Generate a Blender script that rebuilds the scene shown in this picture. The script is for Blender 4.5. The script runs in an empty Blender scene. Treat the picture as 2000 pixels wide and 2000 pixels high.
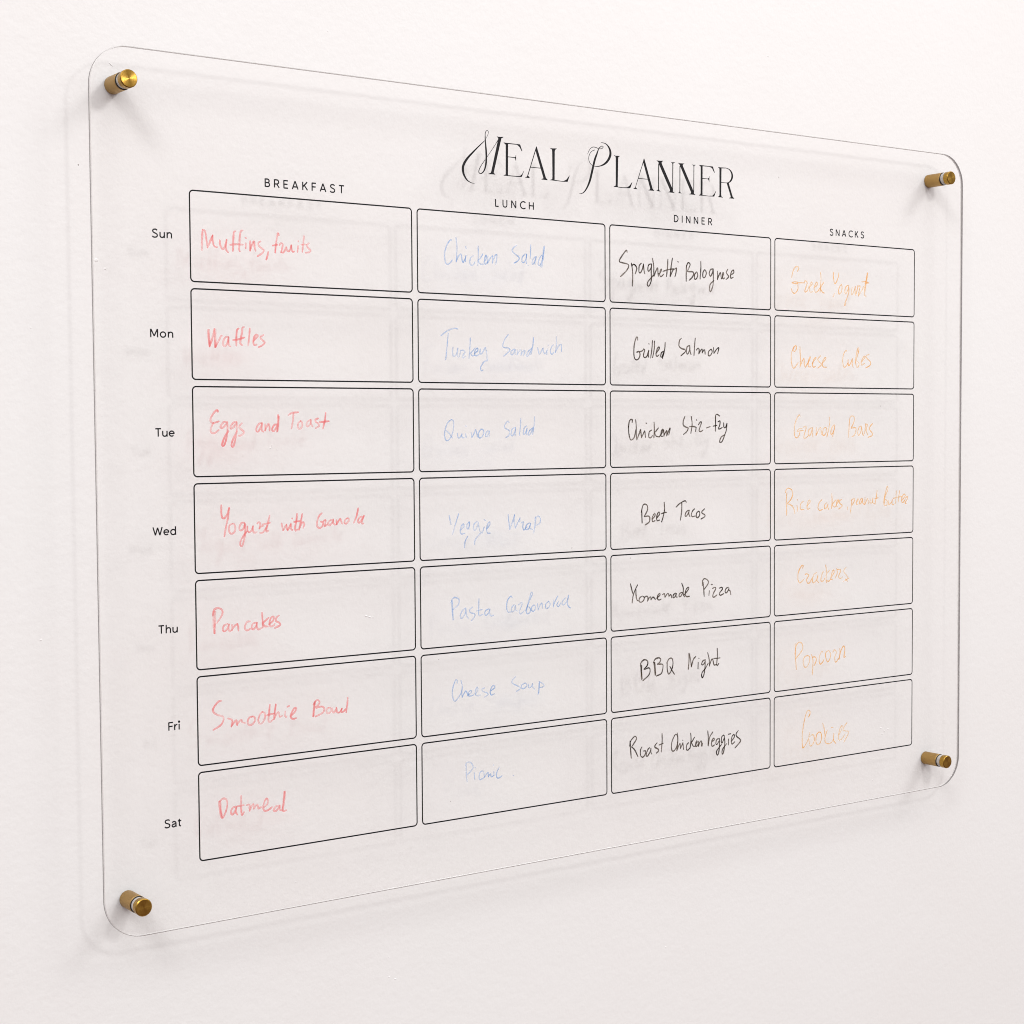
# Clear acrylic weekly meal planner on four brass standoffs, screwed to a white plaster wall.
# Units: metres. The front face of the board lies in y = 0, the wall is behind it (+y), z is up.
import bpy, bmesh, math
from mathutils import Matrix, Vector, geometry

scene = bpy.context.scene
COL = scene.collection

# ------------------------------------------------------------------ camera
cam_data = bpy.data.cameras.new('camera')
cam = bpy.data.objects.new('camera', cam_data)
COL.objects.link(cam)
cam_data.sensor_width = 36.0
cam_data.lens = 60.2961
cam_data.shift_y = 0.00643
cam_data.clip_start = 0.05
cam_data.clip_end = 100.0
_r = [[0.814462, -0.580182, -0.006324], [-0.034745, -0.037889, -0.998678], [0.579175, 0.813605, -0.051017]]          # rows: right, down, forward
_m = Matrix.Identity(4)
for i in range(3):
    _m[i][0], _m[i][1], _m[i][2] = _r[0][i], -_r[1][i], -_r[2][i]
_m.translation = Vector((-0.86919, -1.08838, 0.04268))
cam.matrix_world = _m
scene.camera = cam

# ------------------------------------------------------------------ world: the plain room around the wall
world = bpy.data.worlds.new('World')
scene.world = world
world.use_nodes = True
wn, wl = world.node_tree.nodes, world.node_tree.links
bg = wn['Background']
tc = wn.new('ShaderNodeTexCoord')
sx = wn.new('ShaderNodeSeparateXYZ')
mr = wn.new('ShaderNodeMapRange')
mr.inputs['From Min'].default_value = -1.0
mr.inputs['From Max'].default_value = 1.0
rp = wn.new('ShaderNodeValToRGB')
rp.color_ramp.elements[0].position = 0.0
rp.color_ramp.elements[0].color = (0.11, 0.07, 0.065, 1)       # floor
rp.color_ramp.elements[1].position = 1.0
rp.color_ramp.elements[1].color = (0.985, 0.99, 1.0, 1)       # ceiling
for pos, c in ((0.42, (0.215, 0.165, 0.158, 1)), (0.56, (0.26, 0.24, 0.225, 1)), (0.72, (0.79, 0.79, 0.79, 1))):
    e = rp.color_ramp.elements.new(pos)
    e.color = c
wl.new(tc.outputs['Generated'], sx.inputs[0])
wl.new(sx.outputs['Z'], mr.inputs['Value'])
wl.new(mr.outputs[0], rp.inputs[0])
wl.new(rp.outputs[0], bg.inputs['Color'])
bg.inputs['Strength'].default_value = 1.92

# ------------------------------------------------------------------ lamps
def lamp(name, loc, target, size, power, color):
    d = bpy.data.lights.new(name, 'AREA')
    d.shape = 'DISK'
    d.size = size
    d.energy = power
    d.color = color
    o = bpy.data.objects.new(name, d)
    COL.objects.link(o)
    o.location = loc
    o.rotation_euler = (Vector(target) - Vector(loc)).to_track_quat('-Z', 'Y').to_euler()
    return o
lamp('room_lamp', (0.22, -1.62, 0.98), (0.0, 0.0, 0.0), 0.27, 7.8, (1.0, 0.985, 0.975))
lamp('ceiling_lamp', (-2.60, -2.20, 3.00), (-0.1, 0.0, 0.0), 1.35, 54.0, (1.0, 0.996, 0.996))
lamp('ceiling_lamp', (2.70, -2.20, 2.80), (0.1, 0.0, 0.0), 1.35, 48.0, (1.0, 0.996, 0.996))

scene.view_settings.view_transform = 'Standard'
scene.view_settings.look = 'None'
scene.view_settings.exposure = -0.08
scene.view_settings.gamma = 1.0
scene.view_settings.use_curve_mapping = False
scene.cycles.transparent_max_bounces = 24
scene.cycles.max_bounces = 12
scene.cycles.use_denoising = True
scene.cycles.use_adaptive_sampling = False
scene.cycles.caustics_reflective = False
scene.cycles.caustics_refractive = False
scene.cycles.filter_width = 1.0

# ------------------------------------------------------------------ sizes
MM = 0.001
HALF_W, HALF_H, CORNER = 432.61 * MM, 300.0 * MM, 28.0 * MM
THICK = 3.0 * MM                     # acrylic sheet, y from 0 to THICK
WALL_Y = 22.0 * MM
CELL_W, CELL_H, GAP = 178.600, 61.964, 4.897       # printed grid, mm
GRID_X, GRID_Z = -362.985, 208.249
STANDS = ((-407.8, 277.5), (410.0, 277.4), (-407.5, -279.0), (410.0, -275.6))     # screw centres, mm
PRINT_Y = -0.15                      # printed film, mm in front of the sheet
INK_Y = -0.30

# ------------------------------------------------------------------ materials
def mat(name):
    m = bpy.data.materials.new(name)
    m.use_nodes = True
    n = m.node_tree.nodes
    n.clear()
    return m, n, m.node_tree.links

def noise(n, l, coord, scale, detail=3.0, rough=0.55, stretch=None):
    t = n.new('ShaderNodeTexNoise')
    t.inputs['Scale'].default_value = scale
    t.inputs['Detail'].default_value = detail
    t.inputs['Roughness'].default_value = rough
    if stretch:
        mp = n.new('ShaderNodeMapping')
        mp.inputs['Scale'].default_value = stretch
        l.new(coord, mp.inputs['Vector'])
        coord = mp.outputs['Vector']
    l.new(coord, t.inputs['Vector'])
    return t

def ramp(n, l, val, stops):
    r = n.new('ShaderNodeValToRGB')
    el = r.color_ramp.elements
    el[0].position, el[0].color = stops[0][0], stops[0][1] + (1,)
    el[1].position, el[1].color = stops[-1][0], stops[-1][1] + (1,)
    for p, c in stops[1:-1]:
        e = el.new(p)
        e.color = c + (1,)
    l.new(val, r.inputs[0])
    return r

def wall_material():
    m, n, l = mat('painted_plaster')
    out = n.new('ShaderNodeOutputMaterial')
    b = n.new('ShaderNodeBsdfPrincipled')
    b.inputs['Roughness'].default_value = 0.62
    b.inputs['Specular IOR Level'].default_value = 0.25
    co = n.new('ShaderNodeTexCoord').outputs['Object']
    big = noise(n, l, co, 5.0, 3.0)
    c = ramp(n, l, big.outputs['Fac'], ((0.30, (0.802, 0.787, 0.780)), (0.55, (0.807, 0.797, 0.793)), (0.75, (0.802, 0.797, 0.790))))
    l.new(c.outputs[0], b.inputs['Base Color'])
    fine = noise(n, l, co, 210.0, 4.0, 0.6)          # roller-stipple
    mid = noise(n, l, co, 60.0, 2.0, 0.5)
    wide = noise(n, l, co, 9.0, 2.0, 0.5)
    a1 = n.new('ShaderNodeMath'); a1.operation = 'MULTIPLY_ADD'
    l.new(mid.outputs['Fac'], a1.inputs[0]); a1.inputs[1].default_value = 0.7
    l.new(fine.outputs['Fac'], a1.inputs[2])
    a2 = n.new('ShaderNodeMath'); a2.operation = 'MULTIPLY_ADD'
    l.new(wide.outputs['Fac'], a2.inputs[0]); a2.inputs[1].default_value = 1.2
    l.new(a1.outputs[0], a2.inputs[2])
    bp = n.new('ShaderNodeBump')
    bp.inputs['Strength'].default_value = 0.28
    bp.inputs['Distance'].default_value = 0.00075
    l.new(a2.outputs[0], bp.inputs['Height'])
    l.new(bp.outputs[0], b.inputs['Normal'])
    l.new(b.outputs[0], out.inputs[0])
    return m

def clear_material(name, tint, f0, top, haze=0.0):
    """Thin clear sheet: light passes straight through, Schlick reflection on top."""
    m, n, l = mat(name)
    out = n.new('ShaderNodeOutputMaterial')
    tr = n.new('ShaderNodeBsdfTransparent')
    tr.inputs['Color'].default_value = tint + (1,)
    gl = n.new('ShaderNodeBsdfGlossy')
    gl.inputs['Roughness'].default_value = 0.03
    lw = n.new('ShaderNodeLayerWeight')
    lw.inputs['Blend'].default_value = 0.5
    pw = n.new('ShaderNodeMath'); pw.operation = 'POWER'; pw.inputs[1].default_value = 5.0
    l.new(lw.outputs['Facing'], pw.inputs[0])
    ma = n.new('ShaderNodeMath'); ma.operation = 'MULTIPLY_ADD'
    l.new(pw.outputs[0], ma.inputs[0]); ma.inputs[1].default_value = top; ma.inputs[2].default_value = f0
    mx = n.new('ShaderNodeMixShader')
    l.new(ma.outputs[0], mx.inputs[0]); l.new(tr.outputs[0], mx.inputs[1]); l.new(gl.outputs[0], mx.inputs[2])
    last = mx
    if haze > 0:
        df = n.new('ShaderNodeBsdfDiffuse')
        df.inputs['Color'].default_value = (0.72, 0.70, 0.69, 1)
        m2 = n.new('ShaderNodeMixShader')
        m2.inputs[0].default_value = haze
        l.new(mx.outputs[0], m2.inputs[1]); l.new(df.outputs[0], m2.inputs[2])
        last = m2
    l.new(last.outputs[0], out.inputs[0])
    return m

def print_material():
    m, n, l = mat('printed_black')
    out = n.new('ShaderNodeOutputMaterial')
    b = n.new('ShaderNodeBsdfPrincipled')
    b.inputs['Base Color'].default_value = (0.010, 0.010, 0.012, 1)
    b.inputs['Roughness'].default_value = 0.55
    b.inputs['Specular IOR Level'].default_value = 0.2
    l.new(b.outputs[0], out.inputs[0])
    return m

def ink_material(name, dark, light, cover_lo, cover_hi, body):
    """Dry-erase marker: uneven, partly see-through pigment."""
    m, n, l = mat(name)
    out = n.new('ShaderNodeOutputMaterial')
    co = n.new('ShaderNodeTexCoord').outputs['Object']
    a = noise(n, l, co, 420.0, 3.0, 0.6)
    b_ = noise(n, l, co, 75.0, 2.0, 0.5)
    c = ramp(n, l, b_.outputs['Fac'], ((0.34, dark), (0.66, light)))
    df = n.new('ShaderNodeBsdfDiffuse')
    l.new(c.outputs[0], df.inputs['Color'])
    tr = n.new('ShaderNodeBsdfTransparent')
    l.new(c.outputs[0], tr.inputs['Color'])
    ad = n.new('ShaderNodeMath'); ad.operation = 'ADD'
    l.new(a.outputs['Fac'], ad.inputs[0]); l.new(b_.outputs['Fac'], ad.inputs[1])
    rg = n.new('ShaderNodeMapRange')
    rg.inputs['From Min'].default_value = 0.72; rg.inputs['From Max'].default_value = 1.28
    rg.inputs['To Min'].default_value = cover_hi; rg.inputs['To Max'].default_value = cover_lo
    l.new(ad.outputs[0], rg.inputs['Value'])
    # where the pigment is thin the bare sheet shows
    bare = n.new('ShaderNodeBsdfTransparent')
    m1 = n.new('ShaderNodeMixShader'); m1.inputs[0].default_value = body
    l.new(tr.outputs[0], m1.inputs[1]); l.new(df.outputs[0], m1.inputs[2])
    m2 = n.new('ShaderNodeMixShader')
    l.new(rg.outputs[0], m2.inputs[0]); l.new(bare.outputs[0], m2.inputs[1]); l.new(m1.outputs[0], m2.inputs[2])
    l.new(m2.outputs[0], out.inputs[0])
    return m

def smudge_shade_material(name, color, amount):
    """Wiped-off marker dust left on the sheet, in soft patches."""
    m, n, l = mat(name)
    out = n.new('ShaderNodeOutputMaterial')
    co = n.new('ShaderNodeTexCoord').outputs['Object']
    a = noise(n, l, co, 26.0, 4.0, 0.6, (0.6, 1.0, 1.5))
    uv = n.new('ShaderNodeTexCoord').outputs['UV']
    ds = n.new('ShaderNodeVectorMath'); ds.operation = 'LENGTH'
    l.new(uv, ds.inputs[0])
    fall = n.new('ShaderNodeMapRange'); fall.interpolation_type = 'SMOOTHSTEP'
    fall.inputs['From Min'].default_value = 1.0; fall.inputs['From Max'].default_value = 0.0
    l.new(ds.outputs['Value'], fall.inputs['Value'])
    th = n.new('ShaderNodeMapRange'); th.interpolation_type = 'SMOOTHSTEP'
    th.inputs['From Min'].default_value = 0.40; th.inputs['From Max'].default_value = 0.72
    l.new(a.outputs['Fac'], th.inputs['Value'])
    mu = n.new('ShaderNodeMath'); mu.operation = 'MULTIPLY'
    l.new(fall.outputs[0], mu.inputs[0]); l.new(th.outputs[0], mu.inputs[1])
    m3 = n.new('ShaderNodeMath'); m3.operation = 'MULTIPLY'; m3.inputs[1].default_value = amount
    l.new(mu.outputs[0], m3.inputs[0])
    tr = n.new('ShaderNodeBsdfTransparent')
    df = n.new('ShaderNodeBsdfDiffuse'); df.inputs['Color'].default_value = color + (1,)
    mx = n.new('ShaderNodeMixShader')
    l.new(m3.outputs[0], mx.inputs[0]); l.new(tr.outputs[0], mx.inputs[1]); l.new(df.outputs[0], mx.inputs[2])
    l.new(mx.outputs[0], out.inputs[0])
    return m

def brass_material(name, rough, aniso, brushed):
    m, n, l = mat(name)
    out = n.new('ShaderNodeOutputMaterial')
    b = n.new('ShaderNodeBsdfPrincipled')
    b.inputs['Metallic'].default_value = 1.0
    b.inputs['Roughness'].default_value = rough
    b.inputs['Anisotropic'].default_value = aniso
    co = n.new('ShaderNodeTexCoord').outputs['Object']
    if brushed:                                    # satin-blasted barrel
        t = noise(n, l, co, 1500.0, 3.0, 0.7)
        c = ramp(n, l, t.outputs['Fac'], ((0.3, (0.36, 0.215, 0.065)), (0.7, (0.47, 0.30, 0.11))))
        l.new(c.outputs[0], b.inputs['Base Color'])
        bp = n.new('ShaderNodeBump'); bp.inputs['Strength'].default_value = 0.35; bp.inputs['Distance'].default_value = 0.0002
        l.new(t.outputs['Fac'], bp.inputs['Height']); l.new(bp.outputs[0], b.inputs['Normal'])
    else:                                          # turned face: fine concentric grooves
        t = noise(n, l, co, 900.0, 2.0, 0.6)
        c = ramp(n, l, t.outputs['Fac'], ((0.3, (0.335, 0.19, 0.034)), (0.7, (0.42, 0.248, 0.052))))
        l.new(c.outputs[0], b.inputs['Base Color'])
        tg = n.new('ShaderNodeTangent'); tg.direction_type = 'RADIAL'; tg.axis = 'Y'
        l.new(tg.outputs[0], b.inputs['Tangent'])
    l.new(b.outputs[0], out.inputs[0])
    return m

def plain(name, color, rough, metallic=0.0, trans=0.0):
    m, n, l = mat(name)
    out = n.new('ShaderNodeOutputMaterial')
    b = n.new('ShaderNodeBsdfPrincipled')
    t = noise(n, l, n.new('ShaderNodeTexCoord').outputs['Object'], 600.0)
    c = ramp(n, l, t.outputs['Fac'], ((0.3, tuple(v * 0.9 for v in color)), (0.7, color)))
    l.new(c.outputs[0], b.inputs['Base Color'])
    b.inputs['Roughness'].default_value = rough
    b.inputs['Metallic'].default_value = metallic
    l.new(b.outputs[0], out.inputs[0])
    return m

WALL = wall_material()
CLEAR_FRONT = clear_material('acrylic_front', (0.999, 0.997, 0.996), 0.008, 0.55)
CLEAR_BACK = clear_material('acrylic_back', (0.999, 0.997, 0.996), 0.0, 0.0)
CLEAR_RIM = clear_material('acrylic_edge', (0.22, 0.205, 0.21), 0.06, 0.80, 0.20)
CLEAR_ARRIS = clear_material('acrylic_arris', (0.80, 0.785, 0.785), 0.06, 0.80, 0.55)  # pale diffuse haze paints a highlight line along the panel edge
BLACK = print_material()
INKS = (ink_material('red_marker', (0.87, 0.27, 0.275), (0.91, 0.43, 0.425), 0.48, 0.95, 0.50),
        ink_material('blue_marker', (0.27, 0.43, 0.72), (0.44, 0.58, 0.82), 0.38, 0.90, 0.50),
        ink_material('black_marker', (0.018, 0.013, 0.010), (0.095, 0.062, 0.038), 0.75, 1.0, 0.72),
        ink_material('orange_marker', (0.87, 0.42, 0.09), (0.91, 0.58, 0.25), 0.40, 0.94, 0.50))
SMUDGE_SHADES = (smudge_shade_material('red_smear_shade', (0.80, 0.42, 0.40), 0.06),
           smudge_shade_material('blue_smear_shade', (0.50, 0.58, 0.72), 0.09),
           smudge_shade_material('dark_smear_shade', (0.42, 0.38, 0.35), 0.07),
           smudge_shade_material('orange_smear_shade', (0.84, 0.52, 0.38), 0.08))
BRASS_SIDE = brass_material('satin_brass', 0.46, 0.0, True)
BRASS_FACE = brass_material('turned_brass', 0.27, 0.88, False)
BRASS_RIM = brass_material('polished_brass', 0.26, 0.0, False)
SPECK = plain('dark_speck', (0.16, 0.13, 0.11), 0.8)
RUBBER = plain('black_rubber', (0.012, 0.011, 0.010), 0.5)
NYLON = plain('clear_nylon', (0.50, 0.475, 0.455), 0.35)

# ------------------------------------------------------------------ mesh helpers
def obj(name, verts, faces, mats, parent=None, midx=None, uvs=None, smooth=False):
    me = bpy.data.meshes.new(name)
    me.from_pydata(verts, [], faces)
    for m in (mats if isinstance(mats, (list, tuple)) else (mats,)):
        me.materials.append(m)
    if midx:
        me.polygons.foreach_set('material_index', midx)
    if uvs:
        lay = me.uv_layers.new(name='UVMap')
        for lp in me.loops:
            lay.data[lp.index].uv = uvs[lp.vertex_index]
    if smooth:
        me.polygons.foreach_set('use_smooth', [True] * len(me.polygons))
    me.update()
    o = bpy.data.objects.new(name, me)
    COL.objects.link(o)
    if parent:
        o.parent = parent
    return o

def tag(o, label=None, category=None, group=None, kind=None):
    for k, v in (('label', label), ('category', category), ('group', group), ('kind', kind)):
        if v:
            o[k] = v
    return o

def smooth_line(pts, step=0.55):
    """Catmull-Rom through points (any number of channels), resampled about every `step` mm."""
    if len(pts) < 3:
        return [tuple(p) for p in pts]
    P = [tuple(2 * a - b for a, b in zip(pts[0], pts[1]))] + list(pts) + [tuple(2 * a - b for a, b in zip(pts[-1], pts[-2]))]
    out = []
    for i in range(1, len(P) - 2):
        p0, p1, p2, p3 = P[i - 1], P[i], P[i + 1], P[i + 2]
        d = math.hypot(p2[0] - p1[0], p2[1] - p1[1])
        n = max(2, int(d / step))
        for k in range(n):
            t = k / n
            out.append(tuple(0.5 * (2 * b + (c - a) * t + (2 * a - 5 * b + 4 * c - d_) * t * t + (3 * b - a - 3 * c + d_) * t ** 3)
                             for a, b, c, d_ in zip(p0, p1, p2, p3)))
    out.append(tuple(pts[-1]))
    return out

class Ink:
    """Collects flat strokes and shapes on the board (mm) into one mesh."""
    def __init__(self, depth):
        self.v, self.f, self.depth, self.n = [], [], depth, 0
    def add(self, x, z, y):
        self.v.append((x * MM, y * MM, z * MM))
        return len(self.v) - 1
    def ribbon(self, pts, widths, cap=True, rise=0.05):
        y0 = self.depth - 0.012 * (self.n % 10)
        self.n += 1
        m = len(pts)
        if m == 1 or (m == 2 and math.hypot(pts[1][0] - pts[0][0], pts[1][1] - pts[0][1]) < 0.02):
            w = widths[0] * 0.62
            self.f.append([self.add(pts[0][0] + w * math.cos(a * math.pi / 5), pts[0][1] + w * math.sin(a * math.pi / 5), y0) for a in range(10)])
            return
        tan = []
        for i in range(m):
            a, b = pts[max(i - 1, 0)], pts[min(i + 1, m - 1)]
            d = math.hypot(b[0] - a[0], b[1] - a[1]) or 1.0
            tan.append(((b[0] - a[0]) / d, (b[1] - a[1]) / d))
        rows = []
        for i in range(m):
            (x, z), (tx, tz), h = pts[i][:2], tan[i], widths[i] / 2
            y = y0 - rise * i / m
            rows.append((self.add(x - tz * h, z + tx * h, y), self.add(x + tz * h, z - tx * h, y)))
        for (a, b), (c, d) in zip(rows, rows[1:]):
            self.f.append([a, b, d, c])
        if cap:
            for i, sgn in ((0, -1), (m - 1, 1)):
                (x, z), (tx, tz), h = pts[i][:2], tan[i], widths[i] / 2
                y = y0 - rise * i / m
                arc = [rows[i][0]]
                for k in range(1, 5):
                    a = math.pi * k / 5
                    ox, oz = math.cos(a), math.sin(a) * sgn
                    arc.append(self.add(x - tz * h * ox + tx * h * oz, z + tx * h * ox + tz * h * oz, y))
                arc.append(rows[i][1])
                self.f.append(arc if sgn < 0 else arc[::-1])
    def polygon(self, pts):
        y0 = self.depth - 0.012 * (self.n % 10)
        self.n += 1
        ids = [self.add(x, z, y0) for x, z in pts]
        for tri in geometry.tessellate_polygon([[Vector((x, z, 0)) for x, z in pts]]):
            self.f.append([ids[k] for k in tri])
    def build(self, name, m, parent):
        return obj(name, self.v, self.f, m, parent)

def rounded(x0, x1, z0, z1, r, n=8):
    pts = []
    for cx, cz, a0 in ((x1 - r, z1 - r, 0), (x0 + r, z1 - r, 90), (x0 + r, z0 + r, 180), (x1 - r, z0 + r, 270)):
        for k in range(n + 1):
            a = math.radians(a0 + 90 * k / n)
            pts.append((cx + r * math.cos(a), cz + r * math.sin(a)))
    return pts

# ------------------------------------------------------------------ wall
# x, z (mm), half sizes (mm), turn, height (m), 0 paint / 1 dark speck
FLECKS = (
    (-408.5, 291.4, 2.20, 0.50, -0.7, 0.0007, 0),
    (-432.9, 222.2, 0.55, 0.50, 0.0, 0.0002, 1),
    (-421.6, 159.5, 1.60, 1.30, 0.3, 0.0006, 0),
    (-415.5, 154.0, 0.90, 0.90, 0.0, 0.0006, 0),
    (-292.5, 31.5, 0.70, 0.45, 0.2, 0.0006, 0),
    (-291.2, 33.3, 0.60, 0.60, 0.0, 0.0007, 0),
    (-287.1, 30.3, 0.80, 0.40, -0.3, 0.0006, 0),
    (-214.0, -95.6, 1.10, 0.50, -0.2, 0.0008, 0),
    (-210.9, -96.5, 1.20, 0.60, 0.3, 0.0009, 0),
    (-207.8, -97.1, 0.90, 0.50, 0.0, 0.0007, 0),
    (347.8, -240.2, 1.60, 0.50, 0.2, 0.0007, 0),
    (352.8, -243.7, 1.00, 0.60, -0.4, 0.0008, 0),
    (357.7, -242.3, 1.30, 0.50, 0.3, 0.0007, 0),
    (350.0, -246.3, 0.80, 0.50, 0.0, 0.0006, 0),
    (-18.9, -53.0, 0.60, 0.35, 0.7, 0.0002, 1),
    (213.6, 265.7, 0.70, 0.35, -0.2, 0.0002, 1),
    (42.6, -64.3, 0.50, 0.40, 0.0, 0.0003, 1),
    (-191.6, -377.1, 1.20, 0.50, 0.1, 0.0007, 0),
    (-197.0, -374.4, 0.80, 0.50, 0.0, 0.0006, 0),
    (-149.3, -133.8, 0.35, 0.35, 0.0, 0.0002, 1),
    (345.8, 63.8, 0.40, 0.40, 0.0, 0.0003, 1),
    (-139.4, -246.1, 0.40, 0.30, 0.0, 0.0002, 1),
    (-276.2, -288.0, 0.70, 0.40, 0.6, 0.0005, 0),
    (336.9, -288.8, 0.80, 0.70, 0.0, 0.0007, 0),
    (-196.9, -359.3, 0.60, 0.60, 0.0, 0.0005, 0),
    (80.7, -401.9, 1.00, 0.60, 0.4, 0.0005, 0),
    (502.3, -142.7, 0.80, 0.60, 0.0, 0.0005, 0),
    (200.4, 369.8, 1.00, 0.50, 0.2, 0.0005, 0),
    (-241.2, 335.4, 0.80, 0.50, 0.1, 0.0005, 0),
    (-465.2, -94.6, 1.00, 0.70, 0.5, 0.0006, 0),
    (-467.8, 112.8, 0.70, 0.50, 0.0, 0.0005, 0),
    (300.2, -369.1, 0.90, 0.60, 0.0, 0.0005, 0),
)
def build_wall():
    w, h, t = 3.2, 2.4, 0.12
    y0, y1 = WALL_Y, WALL_Y + t
    v = [(x, y, z) for y in (y0, y1) for x, z in ((-w, -h), (w, -h), (w, h), (-w, h))]
    f = [(0, 1, 2, 3), (7, 6, 5, 4), (0, 4, 5, 1), (1, 5, 6, 2), (2, 6, 7, 3), (3, 7, 4, 0)]
    mi = [0] * len(f)
    def fleck(px, pz, rx, rz, ang, h, idx):            # small paint nib or pinhole on the plaster
        base, ca, sa = len(v), math.cos(ang), math.sin(ang)
        n = 10
        for s, d in ((1.0, -0.00002), (0.6, h * 0.32)):
            for k in range(n):
                a = 2 * math.pi * k / n
                j = 1.0 + 0.22 * math.sin(3.1 * k + px * 0.7)
                u, w_ = rx * s * j * math.cos(a), rz * s * j * math.sin(a)
                v.append(((px + u * ca - w_ * sa) * MM, y0 - d, (pz + u * sa + w_ * ca) * MM))
        v.append((px * MM, y0 - h * 0.4, pz * MM))
        for k in range(n):
            k2 = (k + 1) % n
            f.append((base + k, base + k2, base + n + k2, base + n + k)); mi.append(idx)
            f.append((base + n + k, base + n + k2, base + 2 * n)); mi.append(idx)
    for args in FLECKS:
        fleck(*args)
    tag(obj('wall', v, f, (WALL, SPECK), midx=mi), kind='structure')
build_wall()

# ------------------------------------------------------------------ acrylic board
board = bpy.data.objects.new('planner_board', None)
COL.objects.link(board)
tag(board, 'clear acrylic weekly meal planner board with handwritten coloured marker entries', 'meal planner')

def build_panel():
    cu = bpy.data.curves.new('panel_outline', 'CURVE')
    cu.dimensions = '2D'
    cu.fill_mode = 'BOTH'
    loops = [rounded(-HALF_W - 0.0004, HALF_W + 0.0016, -HALF_H - 0.0004, HALF_H + 0.0004, CORNER, 20)]
    for sx_, sz_ in STANDS:
        loops.append([(sx_ * MM + 0.0056 * math.cos(k * math.pi / 16), sz_ * MM + 0.0056 * math.sin(k * math.pi / 16)) for k in range(32)])
    for lp in loops:
        sp = cu.splines.new('POLY')
        sp.points.add(len(lp) - 1)
        for p, (x, z) in zip(sp.points, lp):
            p.co = (x, z, 0, 1)
        sp.use_cyclic_u = True
    cu.extrude = THICK / 2 - 0.0006
    cu.bevel_depth = 0.0006                 # flame-polished arris
    cu.bevel_resolution = 0
    cu.offset = -0.0006
    tmp = bpy.data.objects.new('panel_outline', cu)
    COL.objects.link(tmp)
    bpy.context.view_layer.update()
    dg = bpy.context.evaluated_depsgraph_get()
    me = bpy.data.meshes.new_from_object(tmp.evaluated_get(dg))
    bpy.data.objects.remove(tmp)
    me.transform(Matrix.Translation((0, THICK / 2, 0)) @ Matrix.Rotation(math.radians(90), 4, 'X'))
    bm = bmesh.new()
    bm.from_mesh(me)
    bmesh.ops.remove_doubles(bm, verts=bm.verts, dist=1e-6)
    bmesh.ops.recalc_face_normals(bm, faces=bm.faces)
    me.materials.clear()
    for m in (CLEAR_FRONT, CLEAR_BACK, CLEAR_RIM, CLEAR_ARRIS):
        me.materials.append(m)
    for fc in bm.faces:
        ny = fc.normal.y
        q = fc.calc_center_median()
        bore = min(math.hypot(q.x - a * MM, q.z - b * MM) for a, b in STANDS) < 0.007
        fc.material_index = 0 if ny < -0.95 else (1 if ny > 0.95 or bore else (2 if abs(ny) < 0.5 else 3))
    bm.to_mesh(me)
    bm.free()
    me.name = 'panel'
    o = bpy.data.objects.new('panel', me)
    COL.objects.link(o)
    o.parent = board
build_panel()

# printed grid: 28 rounded cells
LINE = 1.02
for r in range(7):
    for c in range(4):
        x0 = GRID_X + c * (CELL_W + GAP)
        z1 = GRID_Z - r * (CELL_H + GAP)
        outer = rounded(x0 - LINE / 2, x0 + CELL_W + LINE / 2, z1 - CELL_H - LINE / 2, z1 + LINE / 2, 3.2)
        inner = rounded(x0 + LINE / 2, x0 + CELL_W - LINE / 2, z1 - CELL_H + LINE / 2, z1 - LINE / 2, 3.2 - LINE)
        n = len(outer)
        v = [(x * MM, PRINT_Y * MM, z * MM) for x, z in outer + inner]
        f = [(k, (k + 1) % n, n + (k + 1) % n, n + k) for k in range(n)]
        obj('grid_cell', v, f, BLACK, board)

# ------------------------------------------------------------------ printed sans lettering (cap height = 1)
def arc(cx, cy, rx, ry, a0, a1, n=14):
    return [(cx + rx * math.cos(math.radians(a0 + (a1 - a0) * k / n)), cy + ry * math.sin(math.radians(a0 + (a1 - a0) * k / n))) for k in range(n + 1)]

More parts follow.
